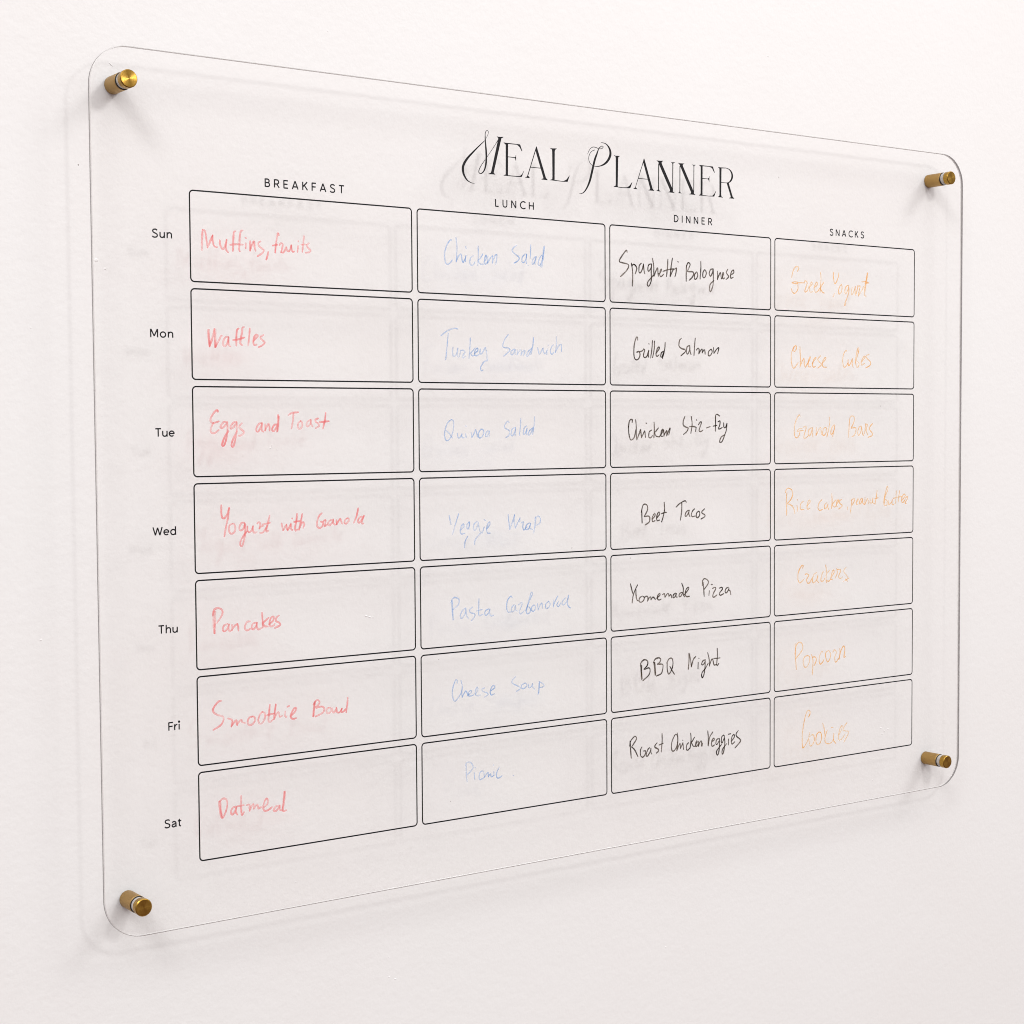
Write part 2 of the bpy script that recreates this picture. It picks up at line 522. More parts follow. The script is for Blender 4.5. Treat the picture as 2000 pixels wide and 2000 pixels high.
S_CURVE = smooth_line([(0.58, 0.84), (0.48, 0.95), (0.32, 0.97), (0.15, 0.92), (0.09, 0.76), (0.17, 0.61), (0.35, 0.52), (0.53, 0.41), (0.59, 0.24), (0.50, 0.08), (0.31, 0.03), (0.14, 0.06), (0.04, 0.17)], 0.03)
GLYPH = {
    'B': (0.62, [[(0.06, 0), (0.06, 1)], [(0.06, 0.95), (0.33, 0.95)] + arc(0.33, 0.735, 0.20, 0.215, 90, -90) + [(0.06, 0.52)], [(0.06, 0.05), (0.35, 0.05)] + arc(0.35, 0.285, 0.22, 0.235, -90, 90)]),
    'R': (0.64, [[(0.06, 0), (0.06, 1)], [(0.06, 0.95), (0.33, 0.95)] + arc(0.33, 0.70, 0.23, 0.25, 90, -90) + [(0.06, 0.45)], [(0.33, 0.45), (0.62, 0.0)]]),
    'E': (0.56, [[(0.06, 0), (0.06, 1)], [(0.06, 0.95), (0.55, 0.95)], [(0.06, 0.51), (0.50, 0.51)], [(0.06, 0.05), (0.55, 0.05)]]),
    'F': (0.54, [[(0.06, 0), (0.06, 1)], [(0.06, 0.95), (0.53, 0.95)], [(0.06, 0.49), (0.49, 0.49)]]),
    'A': (0.76, [[(0.03, 0), (0.38, 0.99)], [(0.38, 0.99), (0.73, 0)], [(0.15, 0.29), (0.61, 0.29)]]),
    'K': (0.66, [[(0.06, 0), (0.06, 1)], [(0.60, 1.0), (0.10, 0.42)], [(0.25, 0.58), (0.64, 0.0)]]),
    'S': (0.64, [S_CURVE]),
    'T': (0.64, [[(0.32, 0), (0.32, 0.95)], [(0.0, 0.95), (0.64, 0.95)]]),
    'L': (0.50, [[(0.06, 0), (0.06, 1)], [(0.06, 0.05), (0.50, 0.05)]]),
    'U': (0.70, [[(0.07, 1), (0.07, 0.32)] + arc(0.35, 0.32, 0.28, 0.29, 180, 360) + [(0.63, 1)]]),
    'N': (0.72, [[(0.06, 0), (0.06, 1)], [(0.08, 0.97), (0.64, 0.03)], [(0.66, 0), (0.66, 1)]]),
    'C': (0.74, [arc(0.50, 0.50, 0.44, 0.47, 48, 312, 24)]),
    'H': (0.72, [[(0.06, 0), (0.06, 1)], [(0.66, 0), (0.66, 1)], [(0.06, 0.51), (0.66, 0.51)]]),
    'D': (0.72, [[(0.06, 0), (0.06, 1)], [(0.06, 0.95), (0.26, 0.95)] + arc(0.26, 0.50, 0.41, 0.45, 90, -90, 20) + [(0.06, 0.05)]]),
    'I': (0.12, [[(0.06, 0), (0.06, 1)]]),
    'M': (0.88, [[(0.06, 0), (0.06, 1)], [(0.08, 0.98), (0.44, 0.16)], [(0.44, 0.16), (0.80, 0.98)], [(0.82, 0), (0.82, 1)]]),
    'W': (1.06, [[(0.02, 1), (0.28, 0.03)], [(0.28, 0.03), (0.53, 0.95)], [(0.53, 0.95), (0.78, 0.03)], [(0.78, 0.03), (1.04, 1)]]),
    'u': (0.60, [[(0.06, 0.70), (0.06, 0.28)] + arc(0.28, 0.27, 0.22, 0.22, 180, 320) + [(0.52, 0.25)], [(0.54, 0.70), (0.54, 0.0)]]),
    'n': (0.60, [[(0.06, 0.70), (0.06, 0.0)], [(0.08, 0.45)] + arc(0.32, 0.43, 0.22, 0.23, 150, 0) + [(0.54, 0.0)]]),
    'h': (0.60, [[(0.06, 1.03), (0.06, 0.0)], [(0.08, 0.45)] + arc(0.32, 0.43, 0.22, 0.23, 150, 0) + [(0.54, 0.0)]]),
    'o': (0.70, [arc(0.35, 0.35, 0.29, 0.31, 0, 360, 28)]),
    'e': (0.66, [[(0.06, 0.37), (0.60, 0.37)] + arc(0.34, 0.36, 0.27, 0.30, 0, 318, 26)]),
    'd': (0.68, [[(0.61, 1.03), (0.61, 0.0)], arc(0.34, 0.35, 0.27, 0.31, 0, 360, 26)]),
    'r': (0.38, [[(0.06, 0.70), (0.06, 0.0)], [(0.08, 0.42), (0.16, 0.58), (0.28, 0.65), (0.38, 0.65)]]),
    'i': (0.14, [[(0.07, 0.70), (0.07, 0.0)], [(0.07, 0.96)]]),
    'a': (0.58, [smooth_line([(0.07, 0.56), (0.20, 0.65), (0.36, 0.65), (0.48, 0.54), (0.50, 0.36)], 0.03) + [(0.51, 0.0)], smooth_line([(0.50, 0.40), (0.28, 0.36), (0.10, 0.28), (0.08, 0.13), (0.20, 0.03), (0.36, 0.06), (0.49, 0.20)], 0.03)]),
    't': (0.42, [[(0.15, 0.92), (0.15, 0.24)] + arc(0.29, 0.20, 0.14, 0.16, 180, 290), [(0.0, 0.67), (0.38, 0.67)]]),
}
def lettering(name, text, x, z, cap, width, stroke, label, wide=1.14):
    """Word in the plain printed sans, x = left edge, z = baseline, letters spread to `width` (mm)."""
    ink = Ink(PRINT_Y)
    adv = [GLYPH[ch][0] * cap * wide for ch in text]
    space = (width - sum(adv)) / max(1, len(text) - 1)
    for ch, a in zip(text, adv):
        for st in GLYPH[ch][1]:
            pts = [(x + px * cap * wide, z + pz * cap) for px, pz in st]
            w = stroke * (1.5 if len(pts) == 1 else 1.0)
            ink.ribbon(pts, [w] * len(pts), cap=False, rise=0.005)
        x += a + space
    o = ink.build(name, BLACK, board)
    o['label'] = label

for c, (word, w) in enumerate((('BREAKFAST', 63.8), ('LUNCH', 36.7), ('DINNER', 42.1), ('SNACKS', 43.6))):
    cx = GRID_X + c * (CELL_W + GAP) + CELL_W / 2
    lettering('column_heading', word, cx - w / 2, 214.9, 5.75, w, 0.98, 'printed column heading ' + word)
for r, (word, x, w) in enumerate((('Sun', -390.8, 14.5), ('Mon', -393.3, 16.7), ('Tue', -390.8, 14.0), ('Wed', -393.8, 17.0), ('Thu', -390.9, 14.1), ('Fri', -384.9, 8.4), ('Sat', -388.9, 12.7))):
    lettering('day_label', word, x, 174.6 - r * 67.15, 5.7, w, 0.94, 'printed day label ' + word)

# ------------------------------------------------------------------ traced lettering (board millimetres)
INK = (
    (0, 0, 'Muffins, fruits',
     '-353.7,181.9 -354.2,174.8 -354.4,168.0 / -353.5,181.9 -352.2,181.6 -351.4,179.1 -350.7,173.4 -350.2,169.9 / -350.2,169.9 -348.5,173.5 -346.2,178.5 / -346.2,178.5 -346.4,176.1 -345.6,172.0 -343.9,170.6 -343.0,170.7 / -340.9,175.5 -340.6,172.3 -339.3,169.8 -337.9,170.0 -336.7,172.6 -335.7,176.1 / -335.7,176.1 -336.3,171.8 -336.0,168.9 -334.7,167.5 / -328.9,182.4 -330.1,181.7 -330.5,178.0 -330.9,172.1 -331.1,168.7 / -333.2,172.8 -329.0,173.4 -323.2,173.5 / -323.3,183.3 -324.8,182.7 -325.6,179.1 -326.0,174.0 -326.3,169.8 -325.7,168.7 / -321.0,174.5 -321.2,171.0 / -321.3,178.4 -320.7,178.1 / -317.7,176.2 -317.8,172.9 -317.8,169.5 / -317.8,169.7 -316.3,173.8 -314.7,176.2 -314.3,172.2 -313.5,169.7 / -309.5,176.6 -311.3,175.3 -310.9,173.3 -308.7,171.7 -307.1,170.5 -308.3,168.4 -312.1,166.1 / -303.7,169.6 -304.3,166.9 -305.3,164.1 / -295.1,181.7 -295.8,183.2 -296.6,180.1 -297.7,174.1 -298.2,169.3 / -300.0,174.2 -296.3,175.0 / -294.8,174.6 -293.9,176.0 -292.4,175.9 -292.3,174.2 -293.6,169.8 / -293.6,169.8 -291.7,169.9 -289.5,173.2 / -289.4,173.7 -288.8,171.6 -287.6,170.8 -286.3,172.2 -285.4,175.2 / -285.4,175.2 -285.0,172.2 -284.3,170.7 -283.1,171.0 / -279.8,175.1 -280.4,170.8 / -279.7,178.6 -279.6,178.2 / -275.1,182.3 -275.7,177.1 -276.6,171.0 / -277.4,176.1 -273.2,176.5 / -271.0,177.5 -272.6,176.2 -272.0,174.3 -269.9,172.5 -270.9,171.2 -274.0,170.6'),
    (0, 1, 'Waffles',
     '-350.8,113.6 -350.5,108.5 -349.8,102.2 / -350.0,113.7 -349.9,108.5 -349.4,102.7 / -349.8,102.2 -348.0,106.9 -346.0,114.3 / -346.0,114.3 -346.0,108.6 -345.6,101.8 / -345.2,114.1 -345.3,107.8 -345.0,102.1 / -345.6,101.8 -343.4,105.3 -341.0,109.7 -340.3,109.8 / -335.5,109.2 -337.8,108.7 -339.4,105.9 -339.3,103.1 -337.6,103.0 -336.0,105.5 -335.3,108.9 / -335.3,108.9 -335.5,105.5 -335.1,103.4 -333.9,102.6 / -327.5,115.2 -328.7,114.1 -329.3,109.9 -329.5,103.2 / -331.9,107.0 -328.0,107.6 -323.1,109.1 / -323.2,116.3 -324.5,115.8 -324.9,112.6 -325.9,108.3 -326.3,104.9 -324.7,103.6 / -318.8,115.5 -319.5,109.3 -320.3,103.6 / -316.2,106.7 -314.3,108.6 -312.6,110.6 -314.0,111.2 -315.5,109.5 -316.3,106.0 -315.6,104.0 -313.8,104.4 / -308.2,111.2 -310.4,110.0 -310.5,108.8 -308.6,107.1 -307.3,106.1 -309.1,104.1 -312.1,102.6'),
    (0, 2, 'Eggs and Toast',
     '-344.2,57.2 -344.5,58.4 -346.9,57.0 -349.6,53.1 -349.7,50.6 -347.8,49.6 -343.6,50.6 / -347.7,49.6 -349.0,47.5 -350.0,44.3 -348.9,42.6 -346.7,42.7 -343.7,44.7 / -337.4,50.1 -340.0,50.1 -342.1,47.6 -342.1,46.1 -340.1,46.6 -337.6,49.3 / -337.2,50.1 -337.1,46.8 -337.3,43.4 -338.2,38.3 -339.8,34.1 -341.2,33.6 -341.2,35.4 -339.3,40.0 -336.4,43.8 / -330.3,50.1 -332.4,49.7 -334.7,47.2 -334.7,45.7 -332.8,46.3 -330.5,48.9 / -330.0,50.1 -330.0,46.7 -330.3,42.5 -331.4,37.4 -332.8,33.2 -334.0,33.2 -334.1,35.3 -332.3,39.6 -329.8,43.8 / -326.0,49.3 -327.9,47.4 -327.7,45.9 -325.6,44.2 -324.6,42.9 -326.1,41.2 -328.5,40.5 / -310.6,49.4 -312.7,48.8 -314.8,45.9 -314.9,43.7 -313.3,43.5 -311.2,46.7 -310.3,49.3 / -310.3,49.3 -310.7,46.3 -310.6,44.1 -309.4,43.3 / -307.9,48.4 -308.0,44.1 / -308.0,44.3 -306.5,47.1 -305.2,48.8 -304.5,46.7 -304.5,44.1 / -298.7,48.4 -300.7,48.0 -302.4,45.4 -302.2,43.7 -300.5,44.1 -298.5,47.5 / -297.6,55.1 -297.7,50.1 -298.7,43.2 / -297.0,54.0 -297.4,49.3 -298.1,43.7 / -289.4,54.9 -286.4,56.5 -281.5,57.0 / -285.3,56.3 -285.7,51.8 -287.1,45.4 / -279.6,50.8 -281.6,49.2 -281.9,46.2 -280.2,45.1 -278.5,47.1 -278.5,49.7 -279.6,50.8 / -271.7,51.7 -274.2,50.1 -274.9,47.9 -273.8,46.8 -271.9,48.8 -271.3,51.5 / -271.3,51.5 -271.4,48.8 -270.0,46.8 / -265.5,52.6 -267.7,51.7 -267.5,50.3 -265.3,48.8 -264.8,47.1 -267.6,45.6 / -259.1,56.6 -259.9,51.0 -261.6,45.2 / -264.2,49.9 -259.7,50.3 -256.5,50.6'),
    (0, 3, 'Yogurt with Granola',
     '-342.7,-7.6 -342.8,-12.9 -342.1,-16.3 -340.2,-16.5 -338.3,-13.9 -336.8,-9.7 / -336.8,-9.7 -337.6,-15.6 -339.4,-23.1 -340.8,-29.5 / -334.5,-20.8 -336.6,-22.0 -337.0,-25.8 -335.6,-27.7 -333.1,-26.8 -332.3,-23.4 -333.3,-21.0 -334.5,-20.8 / -325.1,-20.4 -327.6,-20.6 -329.1,-23.5 -328.7,-25.7 -326.3,-24.9 -324.8,-21.1 / -324.8,-21.1 -324.6,-25.4 -325.2,-30.5 -327.0,-36.4 -328.4,-36.3 -328.5,-33.8 -326.4,-30.0 -323.5,-26.7 / -322.9,-23.1 -322.9,-25.9 -321.6,-27.2 -319.7,-26.0 -318.5,-23.1 / -318.5,-23.1 -318.5,-26.5 -317.3,-27.8 -315.7,-27.3 / -315.2,-21.3 -314.0,-20.5 -312.9,-21.7 -313.7,-25.0 / -313.7,-25.0 -312.2,-23.5 -310.7,-23.2 / -313.2,-28.2 -310.9,-27.8 -308.9,-25.6 -307.2,-23.1 / -305.3,-16.0 -306.7,-20.9 -308.2,-26.0 -308.0,-27.3 -306.5,-26.8 / -311.0,-22.2 -305.2,-21.2 / -295.9,-22.0 -295.4,-24.8 -294.8,-27.0 / -294.8,-27.0 -293.4,-24.9 -292.0,-23.0 / -292.0,-23.0 -291.9,-25.8 -291.1,-26.9 / -291.1,-26.9 -289.5,-24.3 -288.5,-22.3 / -288.5,-22.9 -288.3,-26.4 -287.2,-27.0 / -287.5,-18.7 -287.4,-19.0 / -283.5,-15.5 -284.2,-20.9 -285.2,-25.2 -284.8,-27.5 -283.2,-26.7 / -285.9,-21.3 -281.3,-20.8 / -279.3,-15.8 -280.4,-21.0 -282.1,-27.1 / -282.0,-26.7 -280.0,-22.8 -278.3,-21.8 -277.8,-23.7 -278.7,-25.9 / -263.2,-15.7 -265.8,-18.0 -267.3,-22.4 -266.9,-25.5 -264.7,-26.4 -262.7,-24.7 -262.3,-22.5 -264.3,-21.9 / -262.0,-21.5 -260.3,-20.9 -260.6,-23.9 -261.3,-25.4 -259.4,-24.6 -258.2,-22.7 / -255.2,-20.9 -257.3,-21.7 -258.0,-24.0 -256.8,-24.7 -254.7,-22.8 -253.9,-20.6 / -253.9,-20.6 -253.9,-23.3 -252.5,-24.5 / -251.3,-21.2 -251.1,-24.4 / -251.1,-24.2 -249.4,-21.7 -248.0,-20.4 -247.2,-22.7 -246.6,-24.0 / -242.4,-20.2 -244.0,-21.3 -244.7,-23.4 -243.1,-24.0 -241.0,-22.0 -241.2,-20.3 -242.4,-20.2 / -233.0,-13.1 -234.2,-18.2 -236.8,-23.7 / -229.8,-19.3 -232.1,-20.3 -233.4,-22.7 -232.2,-23.8 -229.8,-21.5 -228.1,-18.7 / -228.1,-18.9 -229.6,-22.0 -229.9,-24.4 -228.6,-24.5'),
    (0, 4, 'Pancakes',
     '-349.9,-81.5 -350.0,-88.3 -349.6,-96.6 / -348.8,-81.4 -348.9,-89.2 -349.2,-96.6 / -350.5,-84.2 -349.4,-80.3 -346.1,-79.2 -343.2,-81.1 -343.6,-84.5 -347.4,-89.5 / -339.3,-90.7 -342.1,-91.8 -343.0,-94.7 -341.7,-95.8 -339.4,-94.1 -338.1,-91.2 / -338.2,-91.2 -338.7,-94.2 -337.8,-96.1 -336.6,-95.6 / -335.9,-91.8 -335.9,-95.4 / -335.9,-95.2 -334.2,-92.8 -331.8,-91.3 / -331.7,-91.3 -331.2,-93.0 -331.0,-96.1 / -321.8,-90.1 -324.2,-90.5 -325.9,-93.4 -325.7,-95.5 -323.9,-96.3 -321.9,-95.4 / -317.6,-91.4 -319.8,-92.1 -320.8,-94.6 -319.6,-96.0 -317.6,-94.4 -316.5,-91.5 / -316.5,-91.5 -316.6,-94.5 -315.4,-96.3 -313.3,-95.6 / -312.4,-84.7 -312.1,-90.1 -312.0,-95.4 / -307.2,-88.7 -310.4,-90.9 -311.7,-92.3 -310.6,-94.3 -308.0,-94.9 / -307.0,-93.5 -303.6,-90.7 -303.3,-88.1 -305.3,-88.8 -306.7,-92.2 -306.1,-94.7 -303.6,-94.6 -302.5,-93.4 / -298.9,-87.5 -301.1,-89.1 -301.5,-91.3 -298.9,-92.8 -298.3,-94.5 -302.7,-96.4'),
    (0, 5, 'Smoothie Bowl',
     '-344.8,-144.3 -347.3,-144.9 -351.1,-149.0 -350.9,-151.9 -347.9,-154.0 -343.9,-155.6 -343.6,-158.2 -345.7,-161.4 -351.4,-164.2 / -340.0,-157.3 -337.9,-158.0 -336.7,-159.4 -337.5,-163.3 / -337.5,-163.0 -335.3,-160.4 -333.6,-159.3 -333.3,-161.9 -333.0,-162.8 / -333.0,-162.3 -331.1,-160.0 -329.6,-159.3 -329.2,-161.0 -326.8,-161.9 / -321.0,-157.8 -323.7,-158.6 -324.9,-161.5 -323.8,-163.6 -321.1,-163.2 -319.1,-160.8 -319.6,-158.3 -321.0,-157.8 / -313.3,-155.3 -315.4,-157.3 -316.5,-161.1 -315.3,-163.6 -312.9,-162.7 -311.2,-159.4 -311.5,-156.4 -313.3,-155.3 / -307.2,-150.6 -308.0,-156.7 -308.5,-161.9 -307.1,-163.1 -305.1,-161.8 / -310.4,-158.2 -307.5,-157.8 -303.6,-157.4 / -302.5,-151.0 -303.4,-156.3 -304.2,-161.5 / -304.0,-161.3 -301.6,-157.4 -300.2,-157.1 -299.5,-160.2 -297.3,-159.6 / -295.0,-156.8 -295.3,-159.8 -294.2,-160.9 / -293.3,-153.7 -291.8,-153.2 / -290.7,-160.7 -287.4,-158.0 -286.1,-155.5 -287.6,-155.3 -289.9,-158.2 -290.7,-161.1 -288.9,-162.9 -286.2,-162.5 / -270.6,-152.2 -271.4,-156.9 -272.0,-162.9 / -271.3,-153.4 -271.9,-157.8 -272.6,-162.6 / -272.1,-154.2 -270.3,-151.8 -268.3,-151.2 -267.0,-153.0 -268.3,-155.0 -270.7,-156.1 / -269.9,-156.9 -265.8,-156.2 -263.3,-157.7 -264.4,-160.7 -270.5,-163.0 / -259.8,-157.7 -261.3,-158.8 -261.0,-161.3 -259.0,-161.6 -257.6,-159.7 -258.2,-157.8 -259.8,-157.7 / -256.7,-158.0 -256.2,-161.1 -254.7,-161.3 -253.1,-158.3 / -253.1,-158.3 -252.7,-161.5 -250.6,-161.9 -248.5,-159.4 / -248.5,-159.4 -249.1,-161.8 -247.0,-161.6 -245.3,-160.0 / -243.5,-151.7 -244.0,-157.0 -245.0,-162.7'),
    (0, 6, 'Oatmeal',
     '-347.8,-215.1 -347.3,-220.8 -346.3,-226.0 -345.0,-226.9 -342.6,-222.3 -341.5,-217.3 -342.4,-214.1 -344.8,-213.4 -347.4,-214.9 / -346.8,-215.3 -346.6,-220.9 -345.6,-226.6 / -335.0,-220.3 -337.4,-220.8 -338.8,-223.6 -337.9,-225.7 -336.0,-224.0 -334.5,-220.8 / -334.5,-220.8 -335.1,-224.2 -333.9,-226.2 / -330.8,-213.3 -330.9,-219.5 -330.8,-224.7 -330.3,-227.0 -328.7,-225.0 / -334.0,-220.3 -328.8,-220.0 / -326.7,-220.5 -324.5,-220.4 -324.3,-224.8 / -324.3,-224.6 -322.6,-221.5 -321.2,-220.4 -321.0,-223.9 / -321.0,-223.6 -318.8,-221.2 -317.8,-221.7 -317.4,-224.0 -315.4,-223.3 / -313.0,-223.7 -310.1,-221.5 -310.3,-217.9 -312.0,-218.6 -313.5,-222.7 -313.1,-225.8 -310.6,-226.4 -306.7,-224.5 / -300.9,-224.0 -303.6,-224.5 -305.3,-226.9 -303.9,-227.7 -301.9,-226.5 -300.4,-224.1 / -300.4,-224.1 -300.4,-227.1 -298.8,-227.9 / -296.0,-214.6 -296.7,-220.6 -298.0,-227.5 -297.2,-228.6 -295.2,-228.2 / -296.7,-214.6 -297.3,-220.5 -298.4,-227.4'),
    (1, 0, 'Chicken Salad',
     '-149.1,186.7 -149.9,187.1 -153.3,183.0 -155.3,176.8 -154.8,170.2 -152.9,168.6 -150.6,169.7 -148.4,172.1 / -145.0,189.1 -144.2,182.8 -144.5,176.6 -145.0,170.7 / -145.0,171.0 -143.1,174.7 -141.2,176.8 -140.1,175.9 -139.6,172.2 -138.6,170.5 / -138.6,170.7 -137.1,173.1 -135.8,175.9 / -136.5,175.6 -136.7,171.4 / -136.2,182.9 -135.9,181.3 / -129.3,176.2 -131.7,174.6 -132.6,171.0 -131.4,168.9 -129.3,169.6 -127.9,171.6 / -124.9,183.9 -124.7,177.7 -125.3,168.9 / -120.7,177.9 -123.1,174.2 -124.7,173.0 -123.1,170.3 -119.7,170.4 / -119.7,171.7 -117.3,174.9 -117.6,177.3 -118.9,174.8 -118.9,171.7 -118.3,170.2 -115.8,172.7 / -115.7,176.6 -116.0,171.1 / -116.0,171.4 -113.4,175.5 -111.4,177.2 / -111.4,176.8 -111.6,171.5 / -111.6,171.9 -109.1,177.3 -107.3,177.8 -108.5,170.8 / -88.7,186.4 -91.9,184.2 -92.8,181.8 -89.5,179.2 -86.5,177.4 -87.0,175.0 -91.2,172.5 / -80.5,180.2 -83.3,177.5 -83.5,173.9 -81.5,173.8 -79.5,176.9 -79.0,180.2 / -79.1,180.1 -79.7,175.3 -79.3,172.8 / -75.1,187.5 -75.3,182.7 -75.7,177.1 / -77.9,171.4 -77.7,171.3 / -70.5,178.6 -73.0,176.5 -74.0,172.8 -72.3,173.3 -70.5,176.2 -69.9,178.7 / -69.9,178.7 -71.1,175.0 -71.1,172.8 / -64.5,180.1 -67.0,176.8 -68.0,172.8 -66.5,172.0 -64.0,176.2 -63.3,179.8 / -61.7,187.4 -62.6,181.0 -64.4,170.5 / -62.5,186.7 -63.7,177.8 -65.5,171.3'),
    (1, 1, 'Turkey Sandwich',
     '-159.3,114.8 -153.3,118.7 -147.2,120.6 -143.9,120.2 / -152.6,116.8 -153.4,111.0 -154.4,102.4 -155.2,96.8 / -148.5,106.4 -148.9,102.5 -148.0,99.5 -145.5,101.1 -144.0,105.8 / -144.0,105.8 -144.8,100.3 -143.1,99.2 -141.4,104.3 / -141.4,103.9 -139.3,104.3 -137.6,102.8 -139.5,100.4 -139.8,98.5 -136.9,99.7 / -132.7,113.7 -133.0,107.6 -134.0,98.2 / -128.3,106.2 -131.2,103.3 -132.4,102.5 -131.2,100.2 -129.0,100.6 / -129.0,101.8 -125.9,104.2 -126.1,106.2 -128.3,104.2 -128.6,101.0 -126.9,100.3 -124.5,101.5 / -123.5,105.6 -123.8,102.3 -122.2,102.0 -119.1,106.8 / -118.6,106.8 -117.4,100.9 -117.3,96.2 / -116.3,97.3 -120.2,95.7 -123.1,91.7 -122.9,89.1 -121.2,89.4 / -97.1,117.2 -100.1,114.0 -102.5,108.8 -101.1,107.2 -97.1,106.9 -95.7,105.7 -97.2,103.7 -101.4,100.6 / -91.2,106.2 -94.2,104.6 -94.7,102.2 -92.9,102.1 -90.5,105.9 / -90.5,105.9 -90.7,102.7 -89.7,101.9 / -88.5,105.5 -88.5,101.9 / -88.5,102.1 -85.9,105.7 -84.7,104.8 -85.2,101.6 / -85.2,101.7 -82.5,105.2 -81.2,104.9 -82.8,101.2 / -74.7,107.4 -78.2,104.5 -79.8,100.9 -77.8,101.7 -74.7,106.6 / -72.9,115.7 -73.7,109.1 -75.7,102.2 / -68.9,107.6 -68.2,104.8 -67.2,102.9 -64.6,106.1 -63.8,107.7 -63.4,104.5 -61.6,103.3 -60.0,105.8 / -59.6,107.0 -59.9,102.5 / -58.6,110.2 -58.4,109.9 / -53.4,110.4 -55.4,108.7 -56.5,104.6 -54.9,103.0 -52.9,104.7 / -50.5,116.8 -50.5,111.3 -51.5,104.3 / -51.5,104.7 -48.2,109.7 -45.7,110.6 -45.6,105.3'),
    (1, 2, 'Quinoa Salad',
     '-150.6,51.6 -154.0,49.0 -156.2,44.0 -156.7,39.3 -155.5,36.0 -153.1,36.2 -149.8,40.8 -148.5,47.1 -148.8,50.6 -150.6,51.6 / -155.4,43.2 -153.1,41.6 -149.8,37.7 / -145.1,41.2 -144.6,38.1 -142.7,38.0 -141.0,40.8 / -141.0,40.8 -140.8,38.0 -139.1,37.8 / -137.6,40.8 -137.2,38.0 / -137.4,46.7 -137.2,46.5 / -132.6,41.9 -131.8,37.6 / -131.7,38.0 -129.3,41.9 -128.4,43.9 -127.2,40.7 -126.9,38.3 / -123.5,44.2 -125.5,41.5 -125.5,37.9 -123.1,37.9 -120.8,41.1 -121.6,43.8 -123.5,44.2 / -115.8,42.9 -118.2,42.2 -119.2,39.1 -117.8,38.7 -115.3,42.6 / -115.3,42.6 -116.0,38.3 / -96.9,49.4 -98.6,50.0 -101.1,47.0 -100.9,45.0 -97.2,43.3 -96.2,41.7 -97.2,39.3 -99.9,37.5 / -91.7,45.3 -94.2,43.7 -95.0,39.7 -93.2,39.3 -91.0,42.9 -90.7,45.3 / -90.7,45.3 -91.2,41.3 -91.0,38.9 / -85.6,52.6 -86.0,46.9 -87.2,39.3 / -80.2,46.5 -82.4,44.9 -83.4,40.5 -81.7,40.5 -79.7,44.5 / -79.7,44.5 -80.2,39.6 / -73.7,45.3 -77.2,42.9 -78.7,39.6 -76.7,40.0 -73.7,44.9 / -72.1,53.8 -72.9,46.9 -74.4,39.8'),
    (1, 3, 'Veggie Wrap',
     '-153.2,-20.9 -152.5,-24.5 -151.6,-28.1 / -144.6,-20.2 -146.6,-25.5 -150.4,-35.6 / -142.8,-32.7 -139.9,-30.1 -140.4,-28.1 -142.3,-30.0 -143.3,-33.5 -142.2,-35.7 -139.0,-35.2 / -135.1,-26.7 -137.1,-29.0 -136.6,-32.1 -134.7,-29.8 -134.8,-26.7 / -134.8,-27.1 -135.4,-32.2 / -136.4,-37.7 -138.8,-41.5 -139.4,-46.4 / -127.9,-26.8 -130.6,-28.8 -130.8,-32.8 -128.9,-32.8 -127.1,-29.3 / -126.9,-26.6 -126.0,-31.0 -124.9,-34.6 / -123.6,-35.0 -128.0,-38.8 -129.9,-41.5 -130.1,-44.3 / -121.1,-31.1 -122.9,-35.8 / -121.1,-25.4 -119.7,-26.2 / -118.7,-32.8 -115.8,-29.7 -115.8,-27.3 -117.7,-28.9 -118.7,-32.8 -117.8,-36.0 -115.5,-36.0 / -98.3,-22.3 -97.6,-28.8 -96.8,-34.0 / -96.8,-34.0 -94.6,-28.9 -92.1,-22.5 / -92.1,-22.9 -92.8,-28.1 -91.6,-33.0 / -91.6,-33.0 -88.8,-28.3 -87.0,-25.3 / -87.0,-25.3 -87.2,-28.3 / -85.8,-29.2 -83.6,-28.5 -84.4,-31.7 -83.4,-34.9 -80.6,-32.6 / -77.5,-29.5 -80.6,-31.0 -81.6,-34.2 -79.1,-34.3 -76.7,-30.3 / -76.7,-29.9 -77.6,-33.5 -75.0,-34.8 / -72.0,-24.8 -72.7,-31.3 -73.7,-37.6 / -71.3,-25.8 -72.5,-33.3 / -72.7,-26.0 -69.2,-24.5 -67.2,-26.6 -67.9,-30.2 -71.7,-31.7'),
    (1, 4, 'Pasta Carbonara',
